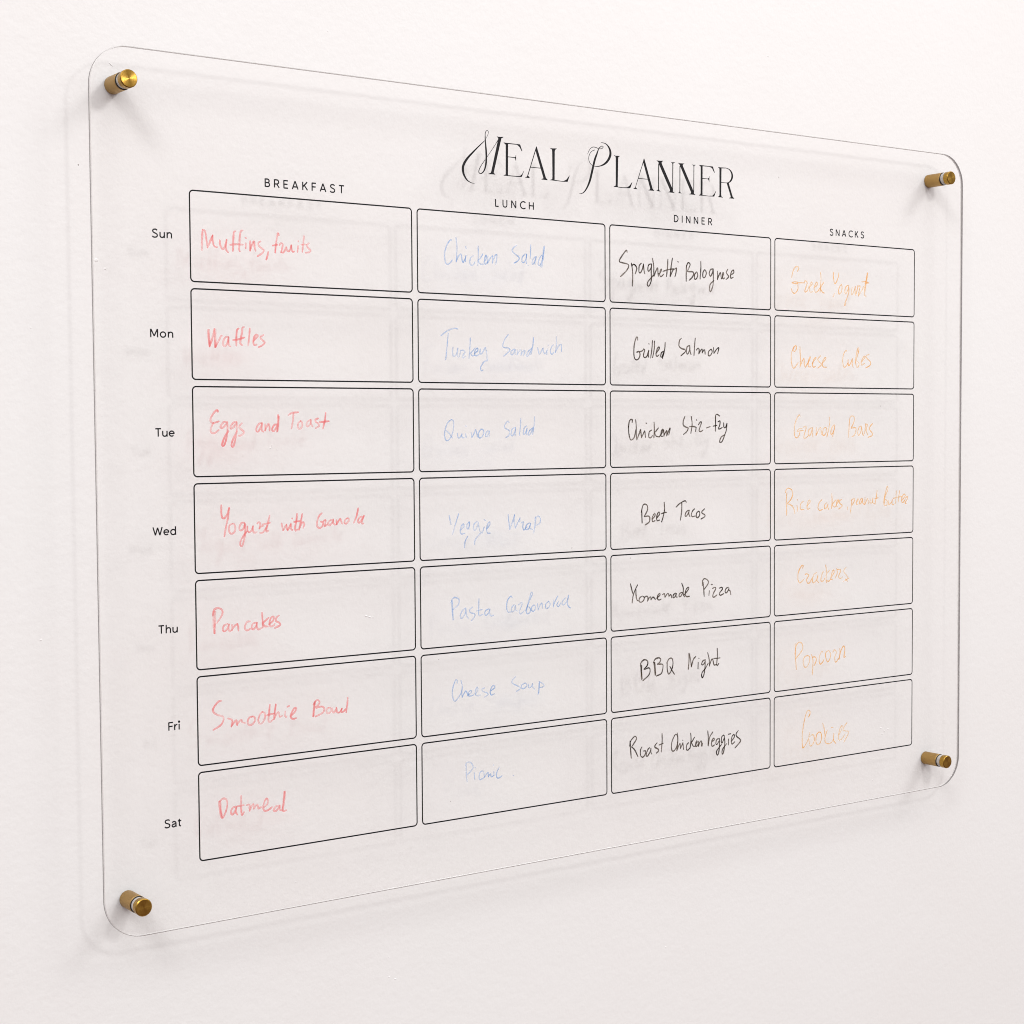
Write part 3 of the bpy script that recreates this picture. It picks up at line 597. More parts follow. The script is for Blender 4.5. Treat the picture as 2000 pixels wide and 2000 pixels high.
     '-151.7,-86.3 -151.2,-93.4 -150.6,-101.1 / -150.8,-85.9 -150.7,-93.4 -150.2,-100.9 / -152.3,-87.8 -150.8,-84.8 -148.0,-84.0 -144.9,-85.9 -145.7,-89.8 -150.7,-93.4 / -139.0,-92.6 -142.1,-94.8 -143.9,-98.6 -142.5,-100.4 -139.6,-97.3 -138.6,-93.0 / -138.6,-93.0 -138.1,-98.2 -136.3,-100.9 / -132.5,-92.4 -135.2,-94.4 -134.3,-96.5 -130.4,-97.9 -131.0,-100.3 -133.6,-102.9 / -126.4,-86.3 -126.7,-92.6 -126.6,-99.0 -122.7,-98.6 / -128.7,-95.7 -123.6,-94.8 / -117.3,-94.8 -120.2,-95.8 -121.2,-98.5 -119.8,-99.6 -117.3,-97.6 -116.3,-94.9 / -116.3,-94.9 -116.4,-98.9 -114.9,-100.4 -112.7,-99.9 / -95.0,-87.4 -96.2,-86.1 -99.5,-89.5 -100.3,-95.1 -98.9,-98.4 -95.9,-98.5 / -93.1,-93.2 -95.3,-95.0 -95.1,-98.5 -92.6,-97.2 -92.1,-93.6 / -92.1,-93.6 -91.6,-97.3 -90.1,-98.2 / -89.1,-93.4 -86.5,-92.0 -85.4,-92.8 -88.1,-98.7 -86.9,-100.7 -83.6,-98.6 / -82.1,-98.7 -77.9,-90.1 -75.4,-85.8 -76.4,-84.3 -77.9,-87.6 -80.5,-95.6 -81.3,-100.4 -78.5,-100.6 -77.2,-97.8 -79.0,-95.7 / -73.9,-94.4 -76.0,-95.9 -76.2,-98.7 -74.0,-99.3 -72.4,-96.5 -73.9,-94.4 / -70.6,-93.8 -69.9,-98.7 / -69.9,-98.6 -67.8,-94.8 -66.1,-93.7 -65.8,-97.8 / -59.5,-92.4 -62.1,-94.3 -62.5,-97.6 -60.1,-97.7 -58.0,-95.0 -59.5,-92.4 / -54.4,-91.9 -54.9,-97.2 / -54.9,-97.1 -52.8,-92.4 -50.4,-88.9 / -49.8,-93.5 -51.3,-95.8 -49.7,-97.3 -47.3,-94.4 / -42.4,-90.6 -45.5,-92.9 -46.1,-95.8 -43.5,-95.9 -40.3,-91.6 -39.7,-89.3 / -39.7,-89.1 -40.8,-94.9 -39.8,-97.8 -37.7,-99.2'),
    (1, 5, 'Cheese Soup',
     '-147.0,-149.8 -147.2,-147.8 -148.6,-147.6 -151.1,-152.9 -151.6,-159.2 -149.8,-163.4 -147.4,-162.4 -144.0,-158.4 -142.7,-154.5 / -143.6,-148.1 -142.5,-153.0 -143.0,-157.7 -142.6,-161.3 / -142.6,-160.9 -139.6,-156.8 -138.2,-158.1 -137.6,-160.6 / -137.6,-160.2 -134.3,-158.5 -134.3,-156.8 -136.3,-157.5 -136.8,-160.3 -134.9,-161.0 -131.9,-160.3 / -130.0,-159.7 -128.0,-157.1 -128.5,-154.7 -130.0,-156.5 -130.5,-160.1 -128.1,-161.4 -125.6,-161.0 / -122.0,-155.9 -124.3,-156.7 -123.6,-158.3 -119.8,-159.9 -118.5,-161.3 -122.0,-163.1 / -115.8,-158.7 -112.3,-156.6 -112.8,-154.8 -114.8,-155.6 -116.5,-159.0 -115.8,-161.9 -112.2,-161.3 / -92.2,-149.8 -95.2,-152.2 -95.4,-154.6 -90.9,-157.0 -88.2,-158.5 -88.4,-160.1 -91.5,-161.4 / -83.4,-155.7 -86.4,-157.0 -86.4,-159.5 -83.9,-159.7 -81.3,-157.9 -82.3,-155.8 -83.4,-155.7 / -79.8,-156.8 -79.3,-159.7 -77.3,-159.1 -75.7,-156.8 / -75.7,-156.8 -75.3,-159.7 -73.7,-161.5 / -69.3,-155.8 -69.6,-160.7 -70.4,-165.7 / -68.8,-156.2 -69.6,-164.8 / -69.1,-155.8 -65.5,-157.8 -64.5,-159.9 -69.1,-160.7'),
    (1, 6, 'Picnic',
     '-139.4,-212.8 -139.4,-220.0 -138.7,-227.3 / -140.2,-214.3 -138.8,-212.2 -135.4,-212.5 -133.0,-215.9 -134.0,-218.2 -138.4,-221.7 / -132.0,-220.9 -131.5,-226.6 / -131.2,-216.9 -131.0,-217.2 / -123.9,-220.3 -126.6,-221.5 -127.6,-225.4 -126.4,-227.0 -123.4,-226.0 / -123.1,-221.2 -122.5,-225.7 / -122.5,-225.5 -120.0,-222.8 -119.0,-222.5 -118.8,-225.7 / -118.8,-225.6 -116.8,-223.7 -116.1,-226.1 -113.9,-225.4 / -113.6,-222.4 -113.5,-225.4 / -113.9,-217.0 -113.7,-217.3 / -108.1,-219.4 -110.1,-222.0 -111.2,-225.5 -109.7,-227.9 -105.7,-226.6 / -95.1,-227.5 -94.9,-227.7'),
    (2, 0, 'Spaghetti Bolognese',
     '21.9,187.3 21.3,188.7 18.4,186.1 14.1,180.8 14.1,179.0 17.1,178.4 22.3,177.6 23.5,175.8 20.9,172.0 14.9,167.2 / 26.3,178.5 27.3,173.8 27.7,168.0 27.2,160.1 / 26.9,176.0 28.2,177.7 30.3,177.1 32.0,174.8 31.3,172.2 30.2,170.2 / 36.9,179.1 34.7,177.0 34.3,172.0 35.9,171.3 37.9,174.4 39.0,178.1 / 39.0,178.5 39.7,173.0 40.4,170.8 / 47.5,179.1 44.6,178.0 43.7,174.6 44.6,172.9 47.0,175.6 47.7,178.5 / 47.7,178.5 47.3,171.9 47.4,166.0 45.2,161.1 43.3,161.4 43.8,164.3 49.5,169.8 / 48.6,183.6 49.9,177.9 50.2,169.1 / 50.2,169.1 52.8,174.4 54.2,175.9 54.5,172.2 54.9,169.4 / 54.9,171.1 57.2,172.4 58.5,175.2 57.3,174.6 56.4,170.9 57.7,169.1 60.6,171.1 / 65.4,183.9 64.9,177.2 63.8,169.4 / 60.1,173.6 66.4,175.4 71.8,176.2 / 70.3,184.9 68.8,177.4 67.7,169.5 / 67.7,169.5 71.0,175.3 72.7,176.1 / 72.9,176.1 74.7,177.0 74.1,173.2 73.0,169.8 / 76.2,182.4 76.6,182.1 / 85.7,179.8 85.4,173.8 85.3,166.6 / 85.2,177.5 87.0,181.7 89.0,181.8 89.5,180.0 86.6,174.9 / 87.1,174.6 92.0,174.8 93.6,173.4 92.1,170.3 88.6,167.5 / 96.5,174.7 94.6,172.3 94.6,168.9 96.6,169.2 98.1,172.1 97.3,174.7 96.5,174.7 / 101.7,183.7 101.7,177.6 100.8,169.2 / 105.6,177.0 104.1,174.7 104.1,170.9 106.1,170.8 107.8,174.1 106.8,176.7 105.6,177.0 / 115.2,178.4 112.4,177.4 111.1,173.9 112.7,172.1 114.7,175.2 115.5,178.3 / 115.5,178.3 115.7,172.2 115.3,164.6 112.8,159.3 111.6,160.3 112.2,165.2 116.3,168.4 / 120.4,176.6 120.6,173.2 120.4,169.8 / 120.4,169.8 122.3,173.7 123.8,175.6 124.4,172.6 / 124.4,172.6 125.1,170.5 127.4,174.7 126.7,175.8 125.9,172.7 127.0,170.5 128.5,171.3 / 132.2,178.7 130.5,176.4 131.2,174.9 133.1,173.0 132.6,171.9 130.1,170.0 / 135.2,173.9 138.8,176.0 138.7,178.3 136.7,177.4 135.2,173.9 135.7,171.5 138.5,172.4'),
    (2, 1, 'Grilled Salmon',
     '32.9,116.4 32.3,118.7 30.6,117.1 28.9,110.8 28.9,103.1 30.8,100.3 33.5,101.0 35.2,104.3 34.2,106.9 31.7,106.5 / 34.9,106.9 37.8,107.7 39.0,109.2 40.2,108.3 39.2,105.5 39.0,103.3 40.2,102.2 42.6,103.4 44.5,108.2 / 44.7,108.2 44.0,104.9 44.4,102.7 / 44.6,113.7 44.9,113.4 / 48.6,116.3 47.9,109.8 46.5,102.0 / 50.9,115.9 50.3,109.1 48.6,102.4 / 52.2,105.8 55.6,109.6 55.6,111.1 53.7,109.9 52.3,105.4 53.2,103.4 55.6,104.8 / 60.5,107.9 58.0,106.3 57.4,103.3 59.0,103.4 61.0,107.1 / 62.2,115.0 61.6,109.4 59.1,101.7 / 60.7,107.1 59.5,104.9 58.7,103.0 / 80.1,119.0 78.1,117.3 77.3,112.8 80.1,110.6 84.1,109.5 84.1,107.7 79.4,104.4 / 88.6,113.2 86.3,111.8 85.6,107.3 87.1,106.2 89.1,110.0 89.3,113.0 / 89.3,113.0 89.6,108.5 90.6,105.9 / 95.4,119.4 94.6,113.2 93.9,104.9 / 96.6,109.5 98.1,111.0 99.6,110.3 99.3,106.5 / 99.3,106.5 101.6,109.6 103.1,110.4 103.0,107.3 / 103.0,107.3 105.2,110.0 106.0,109.3 106.4,106.5 / 112.2,110.2 110.2,108.3 110.1,105.4 112.3,105.4 114.3,108.4 113.3,110.6 112.2,110.2 / 115.8,112.2 116.3,107.3 / 116.3,107.3 119.4,110.8 121.9,112.0 120.4,107.0'),
    (2, 2, 'Chicken Stir-fry',
     '26.7,49.0 26.7,51.3 24.3,50.8 22.9,46.0 23.3,39.4 24.7,35.3 26.4,34.9 29.0,37.1 30.5,43.0 / 30.4,51.2 31.0,46.0 31.0,39.3 31.6,34.8 / 31.6,34.9 34.3,40.1 35.5,43.2 36.0,40.1 36.7,36.5 / 36.7,36.7 39.1,40.8 40.1,41.9 40.7,36.7 / 41.4,48.5 41.8,48.2 / 47.4,42.6 44.9,41.1 44.4,37.0 46.4,36.4 48.3,38.1 / 50.0,49.3 50.3,43.7 49.8,36.3 / 54.7,44.4 51.7,41.5 50.7,40.6 52.2,37.7 55.6,37.0 / 55.6,37.0 59.5,41.4 59.5,43.3 57.8,41.4 57.6,37.7 59.5,37.5 / 60.5,42.2 60.7,37.7 / 60.7,38.1 62.7,41.0 64.0,42.0 63.8,37.8 / 63.8,38.0 65.9,42.1 67.6,44.2 66.0,38.5 / 83.8,53.8 82.1,50.4 82.1,46.6 85.8,44.7 87.5,44.2 85.8,41.3 81.9,38.7 / 90.8,53.8 91.8,47.3 90.3,39.8 / 88.8,45.4 93.8,45.4 96.3,44.7 / 96.3,44.7 95.6,41.4 / 96.6,51.1 97.0,50.7 / 98.8,46.9 100.9,49.2 102.2,48.8 100.6,45.0 99.5,42.0 101.4,41.2 103.9,42.4 / 107.7,44.2 112.0,45.3 / 122.8,54.3 119.7,55.7 118.2,54.1 118.2,47.3 117.9,41.5 / 115.6,45.7 119.7,46.3 / 121.0,49.4 123.3,49.9 123.0,46.5 121.3,43.6 123.3,43.4 125.9,44.6 / 127.5,48.4 127.8,44.9 129.5,44.5 131.3,48.0 / 131.3,48.0 130.6,42.6 128.8,38.4 / 128.8,38.4 124.9,36.5 123.0,33.5 123.3,31.8 125.9,33.0 128.8,38.4 / 128.7,38.6 129.0,38.2'),
    (2, 3, 'Beet Tacos',
     '36.6,-23.3 36.8,-28.5 37.0,-33.7 / 36.2,-24.8 37.8,-19.6 40.2,-18.3 42.6,-19.7 42.6,-23.5 39.2,-28.6 / 39.7,-28.6 43.6,-28.3 45.3,-29.9 44.5,-33.2 40.3,-35.5 / 48.4,-30.8 50.9,-28.2 50.6,-26.3 48.9,-27.8 47.7,-30.7 48.4,-33.0 50.9,-32.3 / 52.8,-30.2 55.8,-27.2 55.3,-25.4 53.5,-26.8 52.5,-30.1 53.3,-32.4 55.8,-32.0 / 60.8,-17.4 61.2,-23.3 59.7,-29.3 58.0,-33.6 / 57.7,-26.9 61.2,-25.9 63.1,-25.9 / 73.8,-21.8 78.0,-18.9 83.5,-16.8 85.2,-18.0 / 80.2,-18.2 80.0,-25.4 78.6,-32.8 / 87.5,-24.9 85.0,-26.3 83.8,-29.3 85.0,-29.9 87.2,-27.5 88.5,-24.9 / 88.5,-24.9 88.0,-27.9 89.2,-30.2 / 94.6,-23.9 92.0,-25.8 90.8,-29.1 92.0,-30.3 95.1,-30.0 / 99.1,-26.0 96.9,-27.4 96.3,-30.5 98.1,-31.4 100.1,-29.4 100.1,-26.8 99.1,-26.0 / 105.7,-24.3 103.0,-26.1 102.7,-27.6 105.7,-29.2 106.0,-30.8 101.6,-32.8'),
    (2, 4, 'Homemade Pizza',
     '24.4,-83.4 25.9,-88.6 26.9,-91.6 / 31.9,-84.8 29.3,-88.8 27.3,-93.1 26.1,-99.1 / 30.2,-88.1 30.3,-93.3 31.4,-97.1 33.1,-97.9 / 36.4,-94.4 34.0,-95.8 33.7,-98.4 35.9,-99.2 38.3,-97.9 39.1,-95.7 37.4,-94.3 / 39.3,-95.3 41.5,-94.7 43.0,-95.6 42.7,-98.7 / 42.7,-98.5 44.6,-96.0 45.9,-95.6 46.3,-98.0 / 46.3,-98.0 48.0,-95.9 49.5,-96.3 51.0,-97.9 / 52.4,-96.9 56.1,-94.5 55.4,-93.3 53.4,-95.1 53.4,-97.7 55.3,-98.6 57.3,-98.0 / 58.8,-94.3 60.8,-93.8 61.5,-96.7 / 61.5,-96.7 63.7,-94.2 65.2,-93.9 65.9,-96.2 / 65.9,-96.2 67.5,-94.8 68.3,-95.6 69.1,-97.6 / 73.6,-94.0 71.1,-95.0 70.4,-97.3 72.1,-97.4 74.1,-94.4 / 74.1,-94.4 73.6,-97.1 75.1,-97.4 / 80.1,-93.7 77.6,-94.7 77.1,-96.9 79.1,-96.9 81.4,-93.4 / 80.0,-86.0 81.8,-90.3 81.6,-94.9 83.1,-97.6 / 83.1,-95.7 87.6,-91.4 87.4,-89.9 85.1,-91.3 83.8,-95.0 85.1,-97.5 88.6,-97.6 / 104.1,-87.0 104.7,-93.2 105.1,-98.5 / 103.1,-89.3 103.4,-85.4 105.4,-83.6 109.0,-85.0 109.8,-87.7 105.4,-92.5 / 111.0,-94.3 110.5,-98.2 / 113.1,-89.1 114.3,-89.0 / 114.6,-92.6 117.2,-91.6 118.4,-92.9 115.6,-96.9 115.1,-99.6 116.7,-99.9 119.8,-98.3 / 122.4,-92.7 125.3,-92.1 126.0,-93.7 122.4,-97.3 123.9,-98.8 127.6,-97.7 / 132.8,-92.5 130.2,-93.5 129.1,-96.2 130.7,-97.1 133.6,-94.1 / 133.6,-93.3 133.3,-94.9 134.9,-95.8 135.7,-99.1'),
    (2, 5, 'BBQ Night',
     '35.3,-151.5 35.6,-157.5 36.2,-163.6 / 36.2,-151.6 36.1,-157.6 36.6,-163.2 / 34.9,-152.2 35.6,-149.3 39.0,-147.3 42.4,-148.7 42.3,-152.1 38.5,-155.1 / 38.9,-155.4 43.8,-154.5 45.2,-156.5 43.7,-160.5 37.4,-164.6 / 49.4,-150.4 50.1,-155.8 50.7,-161.3 / 50.3,-150.6 50.8,-155.8 51.3,-160.8 / 48.7,-150.7 50.6,-147.9 54.5,-146.9 56.7,-148.4 55.5,-150.9 53.0,-152.2 / 53.5,-152.4 58.4,-152.7 59.2,-155.0 57.4,-160.2 52.0,-162.0 / 63.8,-151.6 63.8,-156.9 65.1,-161.2 67.2,-160.3 69.7,-155.9 70.1,-151.4 68.8,-148.6 65.8,-148.8 63.3,-152.0 / 66.8,-155.3 69.2,-158.9 71.7,-162.2 / 87.9,-146.0 88.1,-152.1 87.2,-159.4 / 88.3,-146.0 89.8,-151.5 90.7,-157.6 / 90.7,-157.6 92.8,-151.8 95.6,-149.2 / 98.4,-154.5 98.1,-159.9 / 99.0,-151.0 99.4,-151.3 / 106.5,-152.9 103.5,-153.8 102.2,-156.4 104.0,-156.9 106.3,-154.4 / 106.3,-153.6 106.0,-159.8 104.9,-165.1 103.2,-167.9 102.2,-166.4 102.9,-163.4 106.5,-160.2 109.6,-156.2 / 109.1,-147.1 110.7,-152.5 111.1,-158.7 / 111.1,-158.3 113.2,-153.8 114.8,-153.2 116.3,-158.0 118.9,-158.0 / 120.0,-144.3 120.2,-150.9 119.4,-157.1 119.9,-159.1 121.8,-157.3 / 116.0,-152.7 123.3,-152.7'),
    (2, 6, 'Roast Chicken, Veggies',
     '23.5,-213.5 24.0,-220.3 24.7,-227.8 / 23.1,-217.6 24.2,-213.6 28.1,-210.3 30.0,-210.9 30.0,-213.1 25.1,-218.6 / 25.4,-218.8 28.5,-221.5 31.8,-227.3 / 36.2,-219.8 34.7,-222.2 34.7,-226.7 37.1,-228.5 39.5,-226.5 40.0,-223.6 38.1,-223.4 / 44.4,-221.4 42.3,-223.1 40.7,-227.4 42.4,-228.0 45.4,-224.2 45.9,-222.0 / 45.9,-222.0 45.8,-225.0 46.8,-227.0 / 52.7,-218.2 50.3,-220.2 50.3,-221.7 53.7,-223.6 54.1,-225.2 51.7,-226.8 / 58.0,-210.9 58.1,-217.3 57.1,-226.3 / 54.7,-220.3 59.1,-219.3 / 74.0,-213.8 72.5,-213.5 69.5,-217.8 68.2,-222.6 68.9,-226.5 70.9,-227.1 73.9,-224.3 75.5,-219.9 / 74.8,-212.3 75.5,-217.7 74.7,-224.4 74.4,-227.4 / 74.4,-227.1 76.7,-222.8 77.9,-221.7 78.4,-225.8 / 78.4,-225.6 79.7,-223.8 81.1,-221.3 / 81.1,-221.5 81.9,-227.1 / 80.9,-219.1 81.1,-219.3 / 87.5,-222.0 85.4,-223.7 85.1,-227.5 86.9,-228.1 89.1,-226.4 / 89.8,-214.2 90.2,-220.0 89.1,-226.8 / 94.1,-218.1 91.5,-221.3 90.8,-222.2 92.5,-225.3 95.0,-225.9 / 95.2,-225.2 97.1,-222.3 96.3,-221.5 95.2,-224.4 96.2,-226.2 98.1,-224.7 / 98.6,-222.1 98.7,-226.3 / 98.7,-226.2 100.5,-222.7 102.2,-222.5 101.9,-226.3 / 103.4,-224.2 102.6,-226.9 / 109.2,-214.2 109.8,-220.6 109.5,-227.1 / 115.0,-215.8 111.4,-220.0 109.8,-227.2 / 113.9,-224.1 116.5,-222.9 116.3,-221.3 114.5,-222.3 113.4,-225.6 114.4,-228.1 116.7,-227.2 / 122.2,-222.3 119.6,-222.8 118.4,-225.8 119.6,-227.1 122.2,-224.3 / 122.5,-222.4 122.5,-229.7 121.1,-235.8 119.5,-235.6 119.5,-232.5 124.8,-227.7 / 127.4,-219.8 125.3,-221.1 124.6,-225.3 125.8,-226.2 127.9,-222.6 / 128.1,-220.3 128.7,-228.1 126.8,-235.7 125.5,-235.1 126.3,-231.7 131.0,-227.6 / 133.1,-223.9 132.9,-228.9 / 133.0,-219.7 135.8,-219.5 / 136.8,-225.9 140.0,-222.7 139.4,-220.7 137.3,-222.0 136.3,-225.8 137.3,-228.7 140.5,-227.0 / 144.5,-217.7 142.1,-220.2 142.6,-222.6 146.3,-225.3 146.8,-227.7 140.6,-232.4'),
    (3, 0, 'Greek Yogurt',
     '214.7,181.1 216.3,183.6 215.1,185.1 211.8,184.4 208.9,180.1 207.7,175.2 / 208.1,170.7 211.4,171.9 214.8,171.4 214.3,170.3 210.5,170.3 208.4,170.7 / 214.3,171.0 223.0,171.4 / 215.3,170.0 215.1,165.1 211.5,161.8 208.6,162.8 207.4,165.5 / 223.0,171.4 224.0,173.2 226.1,172.6 226.4,170.5 224.1,165.5 224.1,163.4 227.0,164.9 228.9,168.5 / 229.4,167.8 232.8,170.8 232.3,172.5 230.3,170.3 229.7,165.7 230.9,163.3 233.8,164.5 / 235.2,167.7 239.1,170.3 238.6,172.6 236.7,170.9 235.3,166.7 236.8,163.8 239.7,164.7 242.1,167.6 / 243.2,181.7 243.7,175.4 242.6,164.2 / 247.3,173.1 244.6,169.9 243.2,167.7 / 243.2,167.0 245.6,164.1 247.8,163.5 / 259.8,182.5 259.5,178.3 260.9,172.7 262.9,173.5 265.3,177.8 266.2,182.1 / 260.7,163.5 259.0,160.6 / 269.9,172.0 267.4,170.1 266.0,166.5 266.5,163.4 269.5,165.3 270.4,169.6 269.9,172.0 / 278.0,171.7 275.0,169.8 274.0,165.4 275.5,164.1 278.5,168.5 279.0,171.4 / 279.0,171.4 279.0,165.7 276.6,159.9 274.1,155.5 273.9,153.3 275.3,155.5 / 283.5,170.1 282.4,165.8 283.1,163.3 286.1,167.4 287.4,171.0 / 287.4,171.0 287.2,166.0 288.2,163.2 / 290.6,171.9 289.9,168.2 288.3,164.3 / 290.4,171.5 293.7,171.3 292.5,167.6 291.3,162.6 / 291.3,162.6 295.8,167.8 298.8,172.2 / 302.9,183.9 301.3,176.6 299.4,168.6 298.9,163.6 / 303.7,184.1 302.2,176.7 300.3,168.7 299.5,163.3 301.2,163.0 / 295.7,175.5 300.3,175.9 304.4,175.0 299.8,174.5 / 301.0,163.0 301.4,162.8'),
    (3, 1, 'Cheese Cubes',
     '211.4,110.8 213.8,113.7 213.1,115.9 210.9,115.0 209.4,112.2 211.2,110.8 / 210.4,114.3 207.7,109.4 207.5,102.4 209.2,96.8 211.6,96.9 215.9,101.2 / 217.9,115.5 218.2,109.6 218.5,102.6 218.0,97.0 / 218.0,97.1 221.2,103.4 223.0,104.8 223.2,99.9 224.7,97.1 / 225.2,97.8 229.1,102.8 231.0,106.4 229.5,105.6 228.1,101.4 228.6,97.9 231.1,97.8 / 233.0,100.8 237.4,105.1 237.9,106.1 235.4,105.0 233.5,100.1 234.5,97.6 237.0,98.0 / 243.6,107.7 240.3,105.1 240.9,103.0 243.9,101.0 244.4,99.6 240.2,96.8 / 245.4,101.0 249.8,104.6 250.2,106.2 247.8,105.3 245.7,101.0 246.9,98.0 250.9,97.7 / 276.7,112.6 276.2,113.3 273.2,110.8 271.3,104.3 272.9,98.6 275.5,98.7 278.4,102.3 / 278.4,105.2 278.5,101.6 279.5,99.5 282.0,102.4 284.0,106.0 / 284.0,106.0 283.9,101.0 285.1,98.0 / 288.1,102.5 291.0,109.7 292.5,114.8 291.4,115.8 290.0,112.6 288.1,103.9 289.7,98.6 291.8,99.0 292.7,101.8 290.7,103.6 / 295.3,102.6 299.8,107.0 300.3,108.5 297.8,107.3 295.3,102.6 296.4,100.5 299.9,102.0 / 306.0,110.4 302.4,109.2 301.9,107.4 306.6,104.3 307.9,102.1 306.2,99.9 301.6,98.0'),
    (3, 2, 'Granola Bars',
     '218.5,54.0 217.5,55.2 215.0,53.0 212.1,47.4 211.2,41.0 212.2,36.1 214.4,35.1 216.6,36.5 218.2,40.0 / 214.6,40.9 217.0,42.8 220.5,43.3 / 214.9,40.7 222.4,41.6 / 222.4,44.2 224.9,45.2 225.9,43.8 223.4,37.5 223.2,34.7 224.9,34.5 227.9,36.4 / 232.3,43.8 229.3,42.0 228.4,38.2 229.9,36.7 232.3,39.9 233.6,43.8 / 233.6,43.8 233.3,39.5 234.3,35.7 / 238.5,43.8 238.0,36.7 / 238.0,36.8 241.7,42.3 243.9,43.8 244.7,40.2 244.9,37.9 / 249.6,44.1 247.2,42.3 246.2,38.1 248.2,37.0 250.7,39.5 251.2,43.0 249.6,44.1 / 255.1,53.3 255.1,47.3 251.7,35.6 / 261.2,46.6 258.2,43.7 256.7,39.1 258.2,38.0 260.7,41.6 261.9,45.8 / 261.9,45.8 259.2,35.9 / 280.4,48.7 279.9,41.5 279.5,35.0 / 280.4,48.7 281.9,53.7 285.4,54.1 287.2,51.9 285.0,46.5 282.5,43.6 / 282.5,43.3 288.1,43.6 289.1,41.5 287.1,37.2 283.6,35.4 / 295.8,45.1 292.7,43.6 291.2,38.6 292.8,36.8 295.3,40.0 296.3,44.3 / 296.3,44.3 297.4,38.6 298.4,36.7 / 301.6,47.2 301.0,41.4 298.7,36.4 / 301.8,46.8 303.7,46.5 302.5,41.4 304.1,37.1 / 310.5,47.2 307.1,44.3 307.2,41.4 310.3,38.5 309.8,36.3 304.6,34.8'),
    (3, 3, 'Rice cakes, peanut butter',
     '202.4,-13.1 201.8,-20.0 202.2,-33.0 / 200.6,-13.0 202.1,-9.9 205.0,-9.3 208.5,-11.1 209.3,-15.3 206.9,-19.5 203.0,-22.5 / 203.0,-22.8 207.9,-24.4 210.8,-27.3 212.1,-31.9 / 214.7,-24.6 215.7,-29.9 / 214.9,-19.6 215.2,-19.8 / 222.5,-21.3 219.6,-23.0 218.6,-26.8 220.1,-28.6 223.2,-28.4 / 227.4,-25.7 230.8,-22.2 230.6,-20.5 228.4,-21.8 227.1,-25.6 227.9,-28.4 230.9,-27.5 / 245.7,-20.5 242.2,-23.3 240.8,-27.5 242.8,-30.0 246.7,-29.1 / 252.2,-23.5 249.7,-24.5 248.7,-27.7 250.7,-28.5 253.2,-25.0 / 253.2,-24.6 253.2,-27.8 254.6,-29.7 / 258.2,-15.5 258.7,-21.6 258.0,-28.7 / 263.8,-21.0 260.3,-23.8 259.0,-25.3 261.3,-27.4 263.8,-26.7 / 263.8,-26.0 266.8,-22.5 266.3,-21.1 264.6,-23.2 264.3,-26.0 265.3,-27.5 / 270.7,-21.0 267.8,-22.5 268.0,-24.0 271.4,-26.2 270.9,-27.6 266.9,-29.5 / 278.6,-27.9 278.1,-30.6 / 284.2,-21.5 283.2,-27.3 282.0,-33.7 / 283.1,-22.2 286.7,-20.5 287.5,-22.4 284.2,-26.6 / 289.3,-24.6 292.4,-21.8 291.9,-21.0 290.1,-23.2 289.9,-26.0 291.4,-26.1 / 297.0,-20.4 294.5,-22.6 294.3,-25.8 296.6,-24.1 297.6,-20.8 / 297.6,-20.8 298.1,-24.8 299.9,-26.3 / 301.3,-20.0 300.9,-26.7 / 300.9,-26.6 303.8,-22.1 305.1,-21.4 305.6,-25.8 / 308.0,-21.5 308.0,-25.1 310.6,-24.8 311.6,-20.8 / 311.6,-20.8 311.7,-25.2 314.8,-26.4 / 317.1,-14.1 316.3,-18.8 314.3,-26.4 / 314.3,-21.6 318.5,-20.7 / 326.5,-27.5 328.0,-19.8 331.6,-13.3 330.5,-10.7 329.0,-14.0 326.4,-22.0 326.5,-27.5 329.7,-27.9 330.7,-24.3 328.5,-22.7 / 332.8,-23.6 332.8,-27.6 336.5,-25.2 337.6,-23.0 / 337.6,-23.0 337.1,-26.7 339.3,-27.8 / 342.8,-15.0 342.4,-20.9 341.4,-27.1 / 347.4,-14.8 346.3,-20.3 345.7,-25.4 / 339.2,-21.9 344.0,-21.0 349.9,-20.4 / 350.5,-24.1 354.8,-20.5 354.2,-18.3 351.0,-20.4 350.0,-24.8 352.1,-26.0 354.8,-23.5 / 355.3,-22.0 358.0,-20.6 357.5,-23.5 354.8,-26.4 356.5,-27.2'),
    (3, 4, 'Crackers',
     '222.0,-80.7 222.5,-78.3 220.1,-78.9 216.6,-84.3 216.1,-89.9 217.9,-93.4 220.0,-93.0 223.0,-91.0 / 225.1,-86.5 226.9,-85.9 229.4,-87.5 226.9,-91.2 228.1,-94.5 230.8,-93.9 233.8,-90.2 / 239.3,-85.5 235.8,-87.4 234.0,-92.3 235.8,-94.5 239.3,-91.9 240.8,-87.7 / 241.0,-88.8 239.8,-92.6 242.2,-94.7 / 247.8,-84.9 245.8,-88.0 244.7,-92.9 247.2,-93.7 249.8,-91.0 / 250.6,-79.3 251.8,-84.7 251.3,-93.2 252.3,-95.4 / 255.8,-84.5 252.3,-86.9 251.0,-88.9 / 251.8,-93.3 254.8,-94.1 257.3,-92.1 / 257.3,-91.4 261.3,-86.6 260.8,-84.4 258.8,-86.5 257.3,-92.1 259.3,-92.6 / 264.9,-83.2 265.4,-87.5 262.9,-91.7 / 265.4,-84.0 270.0,-84.9 267.4,-90.2 269.0,-92.4 272.5,-91.2 / 277.1,-82.7 274.1,-85.1 274.6,-87.3 278.1,-90.7 278.4,-92.5 / 275.6,-94.6 280.7,-92.7 / 273.4,-95.2 273.7,-95.4 / 275.9,-93.1 278.7,-95.4'),
    (3, 5, 'Popcorn',
